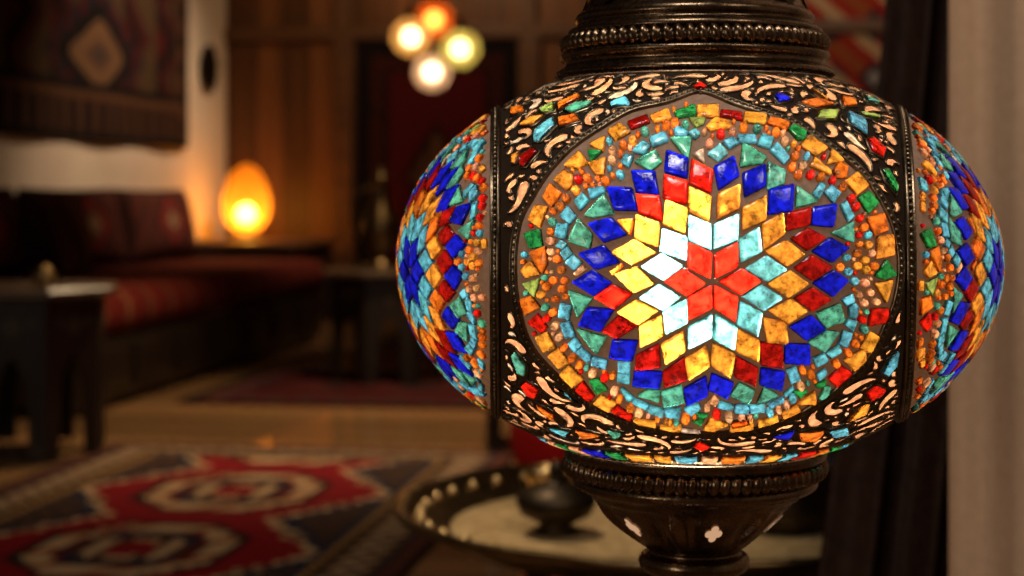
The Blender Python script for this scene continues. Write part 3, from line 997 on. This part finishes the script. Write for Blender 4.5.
def rug_front(x, y, w, h):
    ex = w/2-abs(x); ey = h/2-abs(y); e = min(ex, ey)
    if e < .012: return BLK
    if e < .05: return DRED if (int((x+y+9)*40) % 2) else BRN
    if e < .062: return NAVY
    if e < .165:
        s = (y if ex < ey else x); q = (s/.085) % 1
        d = abs(q-.5)*.085+abs(e-.113)
        return DRED if d < .016 else TEAL if d < .024 else (.26,.17,.095) if d < .05 else BRN
    if e < .18: return BLK
    if e < .205: return OCH if int(y*50+x*50+500) % 2 else BRN
    if e < .22: return NAVY
    p = .69; d = ((y-YC) % p); d = d-p if d > p/2 else d
    st = lambda a: math.floor(a/.025)*.025
    ax, ad = abs(x), abs(d)
    k = max(st(ad)/.25, st(ax)/.20, (st(ax)/.20+st(ad)/.25)/1.45)
    if k < .22: return RED
    if k < .40: return BRN if int(ax/.03) % 2 else CREAM
    if k < .62: return NAVY if (int(ax/.05)+int(ad/.05)) % 2 else (.05,.02,.015)
    if k < .70: return DRED
    if k < .93: return CREAM if (int((x-d+5)/.045) % 4) else RUST
    if k < 1.05: return BLK
    q = st(ax)/.36+st(ad)/.62
    if q < 1: return RED
    if q < 1.09: return CREAM if int((ax+ad)/.03) % 3 else BRN
    if q < 1.18: return NAVY
    return BRN if (int(ax/.03)+int(ad/.04)) % 2 else (.02,.012,.014)
YC = 0.0
def place_flat(name, v, f, c, a, b, z, label, cat, rot=0.0):
    o = mesh_obj(name, v, f, M['textile'], None, c, False, loc=room(a, b, z), rotz=RZ+rot)
    return tag(o, label, cat)
YC = 4.04-3.61
place_flat('rug', *grid(1.22, 2.36, 122, 236, rug_front, .010), -1.30, 3.61, .0105, 'large red patterned rug with cream medallions in the foreground', 'rug')
def rug_dark(x, y, w, h):
    e = min(w/2-abs(x), h/2-abs(y))
    if e < .05: return BLK
    if e < .11: return DRED if int((x+y)*18) % 2 else BRN
    if e < .13: return NAVY
    q = (abs(x) % .3)+abs(y)*.8
    return (.018,.006,.006) if q < .12 else (.045,.008,.007) if q < .24 else (.035,.004,.004)
place_flat('rug', *grid(1.55, 1.15, 80, 60, rug_dark, .010), -1.30, 6.35, .0105, 'dark narrow rug on the bare floor beyond the large rug', 'rug')

def hang_pat(x, y, w, h):
    e = min(w/2-abs(x), h/2-abs(y))
    if e < .05: return BLK
    if e < .20:
        q = ((x if h/2-abs(y) < w/2-abs(x) else y)/.16) % 1
        return (.065,.030,.016) if abs(q-.5) < .2 else (.035,.010,.010) if abs(q-.5) < .34 else BLK
    if e < .25: return (.085,.038,.018)
    if e < .28: return BLK
    yc = y-HY; m_ = abs(x-HX)*.55+abs(yc)
    if m_ < .055: return (.05,.035,.03)
    if m_ < .185: return (.14,.075,.038) if m_ > .1 else (.10,.05,.03)
    if m_ < .27: return BLK
    if m_ < .36: return (.05,.008,.010) if int(x*12+20) % 2 else (.012,.012,.018)
    q = ((x*1.1) % .5)+abs((y % .4)-.2)*1.4
    return (.055,.008,.008) if q < .18 else BLK if q < .3 else (.045,.010,.010) if q < .45 else (.06,.035,.018)
HX, HY = .12, -.34
def hang_wall_left(name, v, f, c, b, z, label, cat):
    # cloth in XY -> hangs on the left wall: x along depth, y up
    o = mesh_obj(name, v, f, M['textile'], None, c, False)
    ex = Vector((EB.x, EB.y, 0)); ey = Vector((0, 0, 1)); ez = Vector((EA.x, EA.y, 0))
    mt = Matrix((ex, ey, ez)).transposed().to_4x4(); mt.translation = room(AL+.02, b, z)
    o.matrix_world = mt
    return tag(o, label, cat)
hang_wall_left('wall_hanging', *grid(2.90, 1.52, 145, 76, hang_pat, .012, lambda x, y: .012*math.sin(x*7)+.012), 7.72, 1.775,
               'dark woven kilim hanging on the white wall above the sofa', 'wall hanging')
def niche_pat(x, y, w, h):
    e = min(w/2-abs(x), h/2-abs(y))
    if e < .09: return BLK
    if e < .17: return (.05,.010,.008) if int((x+y)*22) % 2 else (.02,.008,.008)
    if e < .19: return BLK
    m_ = abs(x)*1.3+abs(y+.02)*.8
    if m_ < .09: return (.10,.06,.03)
    if m_ < .22: return (.045,.022,.014) if int(abs(x)*30)%2 else (.09,.04,.02)
    if m_ < .27: return BLK
    return (.060,.006,.007)
def hang_wall_back(name, v, f, c, a, z, label, cat, gap=.02):
    o = mesh_obj(name, v, f, M['textile'], None, c, False)
    ex = Vector((EA.x, EA.y, 0)); ey = Vector((0, 0, 1)); ez = Vector((-EB.x, -EB.y, 0))
    mt = Matrix((ex, ey, ez)).transposed().to_4x4(); mt.translation = room(a, BB-gap, z)
    o.matrix_world = mt
    return tag(o, label, cat)
hang_wall_back('wall_hanging', *grid(.98, 1.60, 70, 110, niche_pat, .012), -1.93, .88, 'dark red rug hung between wooden posts behind the pendant lamps', 'wall hanging')
def kilim_pat(x, y, w, h):
    q = x*.9+y
    k = abs(((q/.36) % 1)-.5)
    if k < .12: return CREAM
    m_ = abs((x % .24)-.12)+abs((y % .3)-.15)
    if m_ < .05: return (.30,.26,.24)
    if m_ < .10: return NAVY
    return (.26,.020,.012) if k < .36 else (.24,.06,.02)
hang_wall_back('wall_hanging', *grid(.56, 1.05, 56, 105, kilim_pat, .012), .535, 1.88, 'red kilim with cream stripe on the far wall right of the lamp cap', 'wall hanging')

# round copper plate on the corner of the left wall
mb = MB(); mb.lathe([(.0005,.03),(.05,.028),(.055,.022),(.10,.020),(.105,.026),(.138,.034),(.142,.030),(.138,.024),(.10,.004),(.0005,.002)], 48)
o = mb.build('wall_plate', M['copper'])
mt = Matrix((Vector((EB.x, EB.y, 0)), Vector((0, 0, 1)), Vector((EA.x, EA.y, 0)))).transposed().to_4x4(); mt.translation = room(AL+.001, 9.53, 1.50); o.matrix_world = mt
tag(o, 'round dark copper plate on the white wall strip beside the hanging', 'plate')

# ------------------------------------------------------------------ sofa and cushions
s = thing('sofa', 'long low dark wood divan with a red kilim seat along the wall', 'sofa', room(-2.74, 6.88, 0), RZ)
mb = MB(); mb.box(-.48, -1.57, .03, .49, 1.57, .26, .012)
for k in range(7): mb.box(.49, -1.5+.43*k, .07, .502, -1.5+.43*k+.36, .22, .006)
mb.box(-.495, -1.57, .2601, -.475, 1.57, .70, .006)
mb.build('frame', M['darkwood'], s)
for x in (-.42, .42):
    for y in (-1.5, 0, 1.5):
        mb = MB(); mb.box(x-.04, y-.04, 0, x+.04, y+.04, .035, .006); mb.build('leg', M['darkwood'], s)
def seat_pat(x, y):
    q = (y/.22) % 1
    return (.10,.009,.006) if q < .55 else (.06,.008,.007) if q < .7 else (.17,.06,.025) if q < .8 else (.10,.010,.008)
mb = MB()
ny = 150
for k in range(ny):
    y0 = -1.56+3.12*k/ny; y1 = -1.56+3.12*(k+1)/ny; c = seat_pat(0, y0)
    sec = [(-.47,.262),(-.47,.40),(-.44,.42),(.40,.42),(.46,.41),(.50,.375),(.505,.33),(.50,.27),(.47,.262)]
    mb.add([(x, y0, z) for x, z in sec]+[(x, y1, z) for x, z in sec], [(i, i+1, i+1+len(sec), i+len(sec)) for i in range(len(sec)-1)], c)
mb.build('seat_cushion', M['textile'], s)
def cushion(name, w, h, t, pat, loc, rotz, tilt, label, cat='cushion', group=None):
    n = 26; v = []; f = []; c = []
    def pil(x, y):
        a = max(0, 1-abs(2*x/w)**3.2); b = max(0, 1-abs(2*y/h)**3.2)
        return t/2*(a*b)**.42
    for sgn in (1, -1):
        b0 = len(v)
        for j in range(n+1):
            for i in range(n+1):
                x = -w/2+w*i/n; y = -h/2+h*j/n
                k = 1-.05*(1-abs(2*x/w)**2); k2 = 1-.05*(1-abs(2*y/h)**2)
                v.append((x*k2, sgn*pil(x, y), y*k))
        for j in range(n):
            for i in range(n):
                q = (b0+j*(n+1)+i, b0+j*(n+1)+i+1, b0+(j+1)*(n+1)+i+1, b0+(j+1)*(n+1)+i)
                f.append(q if sgn < 0 else q[::-1]); c.append(pat(-w/2+w*(i+.5)/n, -h/2+h*(j+.5)/n, w, h))
    o = mesh_obj(name, v, f, M['textile'], None, c, True)
    o.location = loc; o.rotation_euler = (tilt, 0, rotz)
    return tag(o, label, cat, group)
def cush_pat(x, y, w, h):
    e = min(w/2-abs(x), h/2-abs(y))
    if e < .03: return (.05,.018,.014)
    m_ = abs(x)*.7+abs(y)
    if m_ < .05: return (.34,.20,.11)
    if m_ < .09: return (.12,.06,.04)
    if m_ < .14: return (.26,.022,.020)
    if m_ < .165: return (.03,.018,.016)
    return (.12,.030,.022) if int((x-y)*14+40) % 2 else (.07,.026,.020)
rz_c = RZ+PI/2
for (b, lab) in ((5.92, 'kilim back cushion on the divan, nearest and cut by the left frame edge'), (6.96, 'dark kilim back cushion in the middle of the divan, with pale diamond'), (7.95, 'dark red kilim back cushion at the far end of the divan by the egg lamp')):
    cushion('back_cushion', .95, .36, .20, cush_pat, room(-2.97, b, .605), rz_c, -.20, lab, 'cushion')
cushion('throw_pillow', .50, .30, .14, lambda x, y, w, h: (.14,.055,.03) if abs(x) < .05 else (.05,.012,.010), room(-2.76, 6.42, .575), rz_c+.2, -.30, 'small striped pillow leaning on the back cushions of the divan', 'pillow')

# corner table with the egg lamp
ct = thing('corner_table', 'low dark wooden table in the corner under the glowing egg lamp', 'table', room(-2.92, 9.25, 0), RZ)
mb = MB(); mb.box(-.30, -.45, .455, .42, .45, .49, .006); mb.build('table_top', M['beamwood'], ct)
for x in (-.26, .38):
    for y in (-.41, .41):
        mb = MB(); mb.box(x-.025, y-.025, 0, x+.025, y+.025, .456, .004); mb.build('leg', M['darkwood'], ct)
mb = MB(); mb.box(-.26, -.42, .38, .38, .42, .4551); mb.build('apron', M['darkwood'], ct)
el = thing('egg_lamp', 'glowing amber egg-shaped table lamp with bright bulb in the corner', 'lamp', room(-2.95, 9.38, .49), RZ)
mb = MB(); mb.lathe([(.0005,0),(.085,0),(.09,.012),(.07,.028),(.06,.034),(.0005,.036)], 40); mb.build('lamp_base', M['darkwood'], el)
eg = [(.062,.032)]
for k in range(1, 25):
    a = -PI/2+PI*k/25*.985+.30*(1-k/25); zz = .240+.200*math.sin(a); rr = .138*math.cos(a)*(1-.17*math.sin(a)); eg.append((max(.002, rr), zz))
mb = MB(); mb.lathe(eg, 48)
M['amber'] = mat_shade('amber shade', (.80,.25,.014), .50, (1.0,.50,.07)); M['eggbulb'] = mat_emit('warm bulb', (1,.76,.46), 70)
mb.build('lamp_shade', M['amber'], el)
mb = MB(); mb.ball((0, 0, .150), .054, 24, 14); mb.build('bulb', M['eggbulb'], el)
mb = MB(); mb.lathe([(.018,.034),(.018,.10)], 16); mb.build('socket', M['darkwood'], el)

# pendant lamps
def pendant(pxx, pyy, Y, shade, bulb_c, label, rad=.088):
    X = (pxx-512)/F*Y; Z = EYE-(pyy-195)/F*Y
    t = thing('pendant_lamp', label, 'pendant lamp', (X, Y, Z), 0, 'cluster of glowing pendant lamps')
    mb = MB(); mb.lathe([(.030,.9*rad)]+[(max(.001, rad*math.sin(PI*k/20)), rad*math.cos(PI*k/20)) for k in range(2, 20)]+[(.012,-rad)], 32)
    mb.build('globe_shade', shade, t)
    mb = MB(); mb.lathe([(.001,rad+.05),(.010,rad+.045),(.014,rad+.03),(.032,rad+.004),(.034,rad*.90),(.028,rad*.88)], 24); mb.build('cap', M['brass_dark'], t)
    mb = MB(); mb.ball((0, 0, 0), .042, 16, 10); mb.build('bulb', bulb_c, t)
    mb = MB()
    z = rad+.048; top = HT-Z; k = 0
    mb.tube([(0, 0, z), (0, 0, top)], .004, 6)
    while z < top-.02:
        mb.ball((0, 0, z), .007, 6, 4); z += .03
    mb.build('chain', M['brass_dark'], t)
    mb = MB(); mb.lathe([(.001,top-.03),(.03,top-.025),(.045,top-.001),(.0005,top-.0005)], 24); mb.build('ceiling_rose', M['brass_dark'], t)
M['pbulb'] = mat_emit('pendant bulb', (1,.80,.55), 13); M['pbulb2'] = mat_emit('amber pendant bulb', (1,.60,.28), 12)
pendant(411, 37, 7.3, mat_shade('pale amber globe', (.55,.30,.09), .45, (1,.8,.5)), M['pbulb'], 'pale amber round pendant lamp, leftmost of the hanging cluster')
pendant(434, 20, 7.42, mat_shade('orange globe', (.55,.12,.02), .45, (1,.4,.12)), M['pbulb2'], 'orange round pendant lamp, highest of the hanging cluster')
pendant(460, 49, 7.15, mat_shade('yellow green globe', (.42,.36,.09), .45, (.95,.85,.4)), M['pbulb'], 'yellow-green tinted pendant lamp, rightmost of the hanging cluster')
pendant(432, 72, 7.62, mat_shade('pink white globe', (.55,.36,.24), .45, (1,.8,.6)), M['pbulb'], 'pinkish white pendant lamp, lowest of the hanging cluster')

# ------------------------------------------------------------------ octagonal inlaid tables
def octa_table(loc, rad, h, label, rot):
    t = thing('octagonal_table', label, 'table', loc, rot)
    mb = MB()
    ring = lambda r, z: [(r*math.cos(PI/8+PI/4*k), r*math.sin(PI/8+PI/4*k), z) for k in range(8)]
    lv = [ring(rad*.94, h-.03), ring(rad, h-.022), ring(rad, h-.006), ring(rad*.975, h)]
    v = sum(lv, []); f = []
    for i in range(3):
        for k in range(8): f.append((i*8+k, i*8+(k+1) % 8, (i+1)*8+(k+1) % 8, (i+1)*8+k))
    f.append(tuple(24+k for k in range(8))); f.append(tuple(range(7, -1, -1)))
    mb.add(v, f); mb.build('table_top', M['tabletop'], t, False)
    for k in range(8):                                  # eight arched side panels
        a0 = PI/8+PI/4*k; a1 = a0+PI/4; rr = rad*.86
        p0 = Vector((rr*math.cos(a0), rr*math.sin(a0), 0)); p1 = Vector((rr*math.cos(a1), rr*math.sin(a1), 0)); ex = p1-p0; w = ex.length; ex.normalize()
        n = Vector((math.cos((a0+a1)/2), math.sin((a0+a1)/2), 0))
        arch = []
        legw = .24
        for q in range(13):
            s_ = q/12; x = legw+(1-2*legw)*s_; z = .30+.30*math.sin(PI*s_)**.5*(1-.25*abs(2*s_-1)) if 0 < q < 12 else .02
            arch.append((x*w, z*h if 0 < q < 12 else 0.0))
        outl = [(0, 0)]+arch+[(w, 0), (w, h-.03), (0, h-.03)]
        bm = bmesh.new()
        vs = [bm.verts.new(p0+ex*x+Vector((0, 0, z))) for x, z in outl]
        fc = bm.faces.new(vs); r_ = bmesh.ops.extrude_face_region(bm, geom=[fc])
        bmesh.ops.translate(bm, verts=[q for q in r_['geom'] if isinstance(q, bmesh.types.BMVert)], vec=-n*.012)
        bmesh.ops.triangulate(bm, faces=bm.faces[:])
        me = bpy.data.meshes.new('arched_panel'); bm.normal_update(); bm.to_mesh(me); bm.free(); me.materials.append(M['darkwood'])
        pnl = link(bpy.data.objects.new('arched_panel', me), t)
        mb = MB()
        for (u, z) in ((.5, .78), (.22, .80), (.78, .80)):
            c = p0+ex*(u*w)+Vector((0, 0, z*h)); s2 = .035 if u == .5 else .018
            mb.add([c+n*.0015+ex*s2, c+n*.0015+Vector((0, 0, s2)), c+n*.0015-ex*s2, c+n*.0015-Vector((0, 0, s2))], [(0, 1, 2, 3)])
        mb.build('inlay', M['inlay'], pnl, False)
    return t
M['tabletop'] = mat_wood('polished table top', (.05,.030,.018), (.13,.085,.055), .18, axis='X', spec=.8)
M['inlay'] = mat_wood('bone inlay', (.03,.02,.012), (.06,.04,.025), .5)
octa_table((-1.42, 4.86, .0106), .285, .478, 'dark octagonal arched table at the left frame edge', .15)
octa_table((-.50, 6.75, .0106), .28, .445, 'dark octagonal table in the middle of the room behind the big lamp', .1)
jar = MB(); jar.lathe([(.0005,0),(.020,0),(.028,.008),(.033,.022),(.031,.034),(.022,.042),(.024,.045),(.018,.050),(.006,.054),(.007,.060),(.0005,.063)], 32)
o = jar.build('brass_jar', M['brass'], loc=(-1.345, 4.82, .4891)); tag(o, 'small round brass jar on the octagonal table at left', 'jar')
ew = thing('ewer', 'tall dark brass ewer on the octagonal table in the middle', 'ewer', (-.53, 6.78, .4557))
mb = MB(); mb.lathe([(.0005,0),(.06,0),(.062,.01),(.03,.03),(.028,.05),(.065,.10),(.080,.15),(.072,.20),(.040,.25),(.026,.30),(.024,.34),(.036,.36),(.034,.365),(.020,.385),(.010,.40),(.0005,.415)], 36); mb.build('body', M['brass_dark'], ew)
mb = MB(); mb.tube([(.07,0,.13),(.12,0,.17),(.135,0,.24),(.15,0,.30),(.17,0,.32)], [.016,.013,.010,.008,.007], 10); mb.build('spout', M['brass_dark'], ew)
mb = MB(); mb.tube([(-.07,0,.12),(-.12,0,.18),(-.125,0,.26),(-.09,0,.31),(-.03,0,.33)], .006, 8); mb.build('handle', M['brass_dark'], ew)
vs_ = MB(); vs_.lathe([(.0005,0),(.05,0),(.052,.01),(.03,.03),(.07,.10),(.075,.14),(.05,.20),(.022,.26),(.020,.33),(.035,.37),(.048,.385),(.044,.386),(.018,.34),(.0005,.335)], 36)
o = vs_.build('floor_vase', M['brass_dark'], loc=room(-2.10, 8.62, 0)); tag(o, 'slim brass vase on the floor at the far end of the divan', 'vase')

# ------------------------------------------------------------------ tray table with its brassware
TX, TY, TZ = .190, 1.95, .365
tt = thing('tray_table', 'round engraved brass tray table below the big lamp', 'table', (TX, TY, 0))
TR = .320
t_ = NT('engraved brass'); v = t_.coord(); vo = t_.n('ShaderNodeTexVoronoi'); vo.inputs['Scale'].default_value = 38; t_.l(v, vo.inputs['Vector'])
f_ = t_.noise(70, 4); cc = t_.ramp(f_, [(.3, (.34,.22,.095)), (.7, (.66,.48,.25))])
M['engraved'] = t_.done(t_.bsdf(cc, .42, .65, bump=vo.outputs['Distance'], bumpstr=.55, bumpdist=.004))
mb = MB(); mb.lathe([(.0005,TZ-.010),(.262,TZ-.010),(.278,TZ-.002),(TR-.01,TZ+.014),(TR,TZ+.020),(TR+.004,TZ+.026),(TR-.004,TZ+.029),(TR-.014,TZ+.024),(.280,TZ+.009),(.268,TZ+.002),(.262,TZ),(.0005,TZ)], 96, lambda a, z: 1+.02*abs(math.sin(6*a)) if z > TZ+.012 else 1)
tray = mb.build('tray', M['brass_dark'], tt)
mb = MB(); mb.lathe([(.0005,TZ+.0012),(.05,TZ+.0012),(.055,TZ+.0022),(.06,TZ+.0012),(.19,TZ+.0012),(.195,TZ+.0024),(.20,TZ+.0012),(.258,TZ+.0012),(.262,TZ+.0002)], 96); mb.build('engraved_plate', M['engraved'], tray)
mb = MB(); mb.ball((0, 0, 0), .0075, 10, 6); stud = None
for k in range(40):
    a = 2*PI*k/40; p = (.296*math.sin(a), .296*math.cos(a), TZ+.0165)
    if stud is None: stud = mb.build('rim_stud', M['brass'], tray); stud.location = p
    else: o = stud.copy(); link(o, tray); o.location = p
for k in range(6):
    a = PI/3*k+.2; x, y = .17*math.cos(a), .17*math.sin(a); x2, y2 = .20*math.cos(a+.25), .20*math.sin(a+.25)
    mb = MB(); mb.tube([(x, y, TZ-.0125), (x*.9, y*.9, .25), ((x+x2)*.5, (y+y2)*.5, .12), (x2, y2, 0)], [.014,.017,.013,.015], 10); mb.build('leg', M['darkwood'], tt)
sb = thing('sugar_bowl', 'small dark lidded brass bowl in the middle of the tray', 'bowl', (TX-.140, TY-.05, TZ+.0018))
mb = MB(); mb.lathe([(.0005,0),(.026,0),(.028,.004),(.016,.010),(.040,.022),(.046,.036),(.043,.040)], 36); mb.build('bowl', M['copper'], sb)
mb = MB(); mb.lathe([(.0455,.0395),(.040,.048),(.020,.056),(.008,.060),(.006,.066),(.010,.072),(.006,.080),(.0005,.083)], 36); mb.build('lid', M['copper'], sb)
def glass_cup(x, y, label):
    g = thing('tea_cup', label, 'cup', (TX+x, TY+y, TZ+.0018))
    mb = MB(); mb.lathe([(.0005,0),(.016,0),(.018,.003),(.014,.008),(.024,.022),(.027,.036),(.0255,.0365),(.021,.022),(.0005,.010)], 28); mb.build('cup', M['brass'], g)
    mb = MB(); mb.tube([(.024,0,.030),(.036,0,.030),(.037,0,.018),(.021,0,.014)], .0025, 6); mb.build('handle', M['brass'], g)
glass_cup(-.150, .185, 'small brass cup at the back of the tray')

cp = thing('coffee_pot', 'tall dark brass coffee pot added to darken the right side of the tray', 'pot', (TX+.125, TY-.02, TZ+.0018), -.5)  # invented pot, put in to darken this part of the tray
mb = MB(); mb.lathe([(.0005,0),(.045,0),(.052,.006),(.058,.03),(.050,.065),(.032,.10),(.030,.115),(.040,.135),(.038,.138),(.022,.15),(.008,.162),(.008,.17),(.0005,.176)], 36); mb.build('body', M['copper'], cp)
mb = MB(); mb.tube([(.036,0,.118),(.055,0,.135),(.070,0,.138)], [.011,.008,.006], 10); mb.build('spout', M['copper'], cp)
mb = MB(); mb.tube([(-.03,0,.12),(-.07,0,.125),(-.085,0,.09),(-.075,0,.05),(-.05,0,.04)], .005, 8); mb.build('handle', M['copper'], cp)
# red pouf and stool half hidden under the globe
pf = thing('pouf', 'red round wool pouf on the floor under the globe', 'pouf', (.275, 4.46, 0))
mb = MB(); mb.lathe([(.0005,0),(.22,0),(.26,.03),(.28,.10),(.275,.19),(.24,.26),(.16,.29),(.0005,.30)], 48, lambda a, z: 1+.02*abs(math.sin(6*a))); mb.build('cushion_body', M['redcloth'], pf)
mb = MB(); mb.ball((0, 0, .30), .02, 12, 8, sz=.5); mb.build('button', M['redcloth'], pf)
st = thing('stool', 'dark wooden stool behind the red pouf', 'stool', (.13, 5.10, 0))
mb = MB(); mb.box(-.22, -.16, .40, .24, .16, .435, .008); mb.build('seat', M['darkwood'], st)
for x in (-.185, .20):
    for y in (-.12, .12):
        mb = MB(); mb.box(x-.022, y-.022, 0, x+.022, y+.022, .401, .004); mb.build('leg', M['darkwood'], st)

# carved chest behind the cup
ch = thing('chest', 'dark carved wooden chest on the floor right of the cup', 'chest', (.80, 2.95, 0), RZ)
mb = MB(); mb.box(-.40, -.24, .03, .40, .24, .33, .008)
for k in range(3): mb.box(-.36+.25*k, -.252, .07, -.36+.25*k+.22, -.239, .29, .006)
mb.build('body', M['darkwood'], ch)
mb = MB(); mb.box(-.415, -.255, .3301, .415, .25, .385, .014); mb.build('lid', M['darkwood'], ch)
for k in range(3):
    mb = MB(); mb.ball((-.25+.25*k, -.252, .20), .022, 14, 8); mb.build('rosette', M['brass_dark'], ch)
for x in (-.36, .36):
    for y in (-.2, .2):
        mb = MB(); mb.box(x-.03, y-.03, 0, x+.03, y+.03, .0305, .004); mb.build('foot', M['darkwood'], ch)

# ------------------------------------------------------------------ curtains
def curtain(name, y0, z0, z1, xl, xr, nfold, amp, mat, label, cat, nx=160, nz=60, ph=0.0):
    v = []; f = []
    for j in range(nz+1):
        z = z0+(z1-z0)*j/nz; a, b = xl(z), xr(z)
        for i in range(nx+1):
            q = i/nx
            w = math.sin(2*PI*nfold*q+ph+.5*math.sin(3*q*PI))+.35*math.sin(2*PI*nfold*2.3*q+1.1+z*.7)
            v.append((a+(b-a)*q, y0+amp*w, z))
    for j in range(nz):
        for i in range(nx): f.append((j*(nx+1)+i, j*(nx+1)+i+1, (j+1)*(nx+1)+i+1, (j+1)*(nx+1)+i))
    return tag(mesh_obj(name, v, f, mat), label, cat)
curtain('curtain', 1.42, .005, 2.69, lambda z: .372, lambda z: 1.45, 13, .020, M['cream'], 'cream linen curtain along the right frame edge', 'curtain')
curtain('curtain', 1.55, .005, 2.69, lambda z: .355-.075*max(0, min(1, (1.0-z)/.65))**1.2, lambda z: .72, 7, .018, M['drape'], 'dark brown drape between the lamp and the cream curtain', 'curtain', ph=.8)

# ------------------------------------------------------------------ lights: unseen, without fixtures, added to brighten the lamp and parts of the room
def area(name, loc, target, sx, sy, e, c):
    l = bpy.data.lights.new(name, 'AREA'); l.shape = 'RECTANGLE'; l.size = sx; l.size_y = sy; l.energy = e; l.color = c
    o = link(bpy.data.objects.new(name, l)); o.location = loc
    o.rotation_euler = (Vector(target)-Vector(loc)).to_track_quat('-Z', 'Y').to_euler(); return o
def spot(name, loc, target, e, c, ang=70, blend=.8, size=.08):
    l = bpy.data.lights.new(name, 'SPOT'); l.energy = e; l.color = c; l.spot_size = math.radians(ang); l.spot_blend = blend; l.shadow_soft_size = size
    o = link(bpy.data.objects.new(name, l)); o.location = loc
    o.rotation_euler = (Vector(target)-Vector(loc)).to_track_quat('-Z', 'Y').to_euler(); return o
area('key_light', (-.12, .30, 2.5), (LX, LY, LZ), .45, .30, 16.0, (1, .93, .84))
area('fill_light', (1.0, .0, 2.3), (LX, LY, LZ), .4, .4, 5.0, (1, .85, .7))
area('side_light', (-1.0, -.35, .95), (LX, LY, LZ), .22, .30, 3.2, (1, .86, .70))
spot('wall_spot', room(-1.6, 8.2, 2.6), room(-3.25, 8.4, .9), 170, (1, .70, .45), 80)
spot('floor_spot', room(-1.0, 5.6, 2.6), room(-1.3, 5.4, 0), 320, (1, .72, .42), 75)
spot('rug_spot', room(-1.2, 3.6, 2.6), room(-1.2, 3.9, 0), 34, (1, .76, .5), 60)
spot('tray_spot', (-.5, 2.3, 2.6), (TX-.13, TY-.02, TZ), 190, (1, .80, .55), 15)
spot('pouf_spot', (.2, 3.9, 2.6), (.25, 4.4, .2), 55, (1, .75, .5), 24)
spot('panel_spot', room(-1.8, 8.6, 2.6), room(-1.9, 9.9, 1.7), 50, (1, .65, .35), 120)
spot('curtain_spot', (.75, .3, 2.5), (.8, 1.42, .8), 20, (1, .66, .42), 60)
spot('kilim_spot', room(.4, 8.6, 2.6), room(.53, 9.9, 1.7), 40, (1, .75, .5), 50)
w = bpy.data.worlds.new('world'); sc.world = w; w.use_nodes = True
w.node_tree.nodes['Background'].inputs[0].default_value = (1, .72, .48, 1); w.node_tree.nodes['Background'].inputs[1].default_value = .06

# ------------------------------------------------------------------ camera
cd = bpy.data.cameras.new('camera'); cam = link(bpy.data.objects.new('camera', cd))
cam.location = (0, 0, EYE); cam.rotation_euler = (PI/2, 0, 0)
cd.sensor_width = 36; cd.lens = 36*F/1024; cd.shift_y = -93/1024; cd.clip_start = .02
cd.dof.use_dof = True; cd.dof.focus_distance = .735; cd.dof.aperture_fstop = (cd.lens/1000)/.0065
sc.camera = cam
sc.view_settings.view_transform = 'Standard'; sc.view_settings.look = 'None'; sc.view_settings.exposure = 0.0
sc.cycles.use_denoising = True
sc.cycles.max_bounces = 8; sc.cycles.transparent_max_bounces = 12; sc.cycles.sample_clamp_indirect = 25.0
sc.cycles.caustics_reflective = False
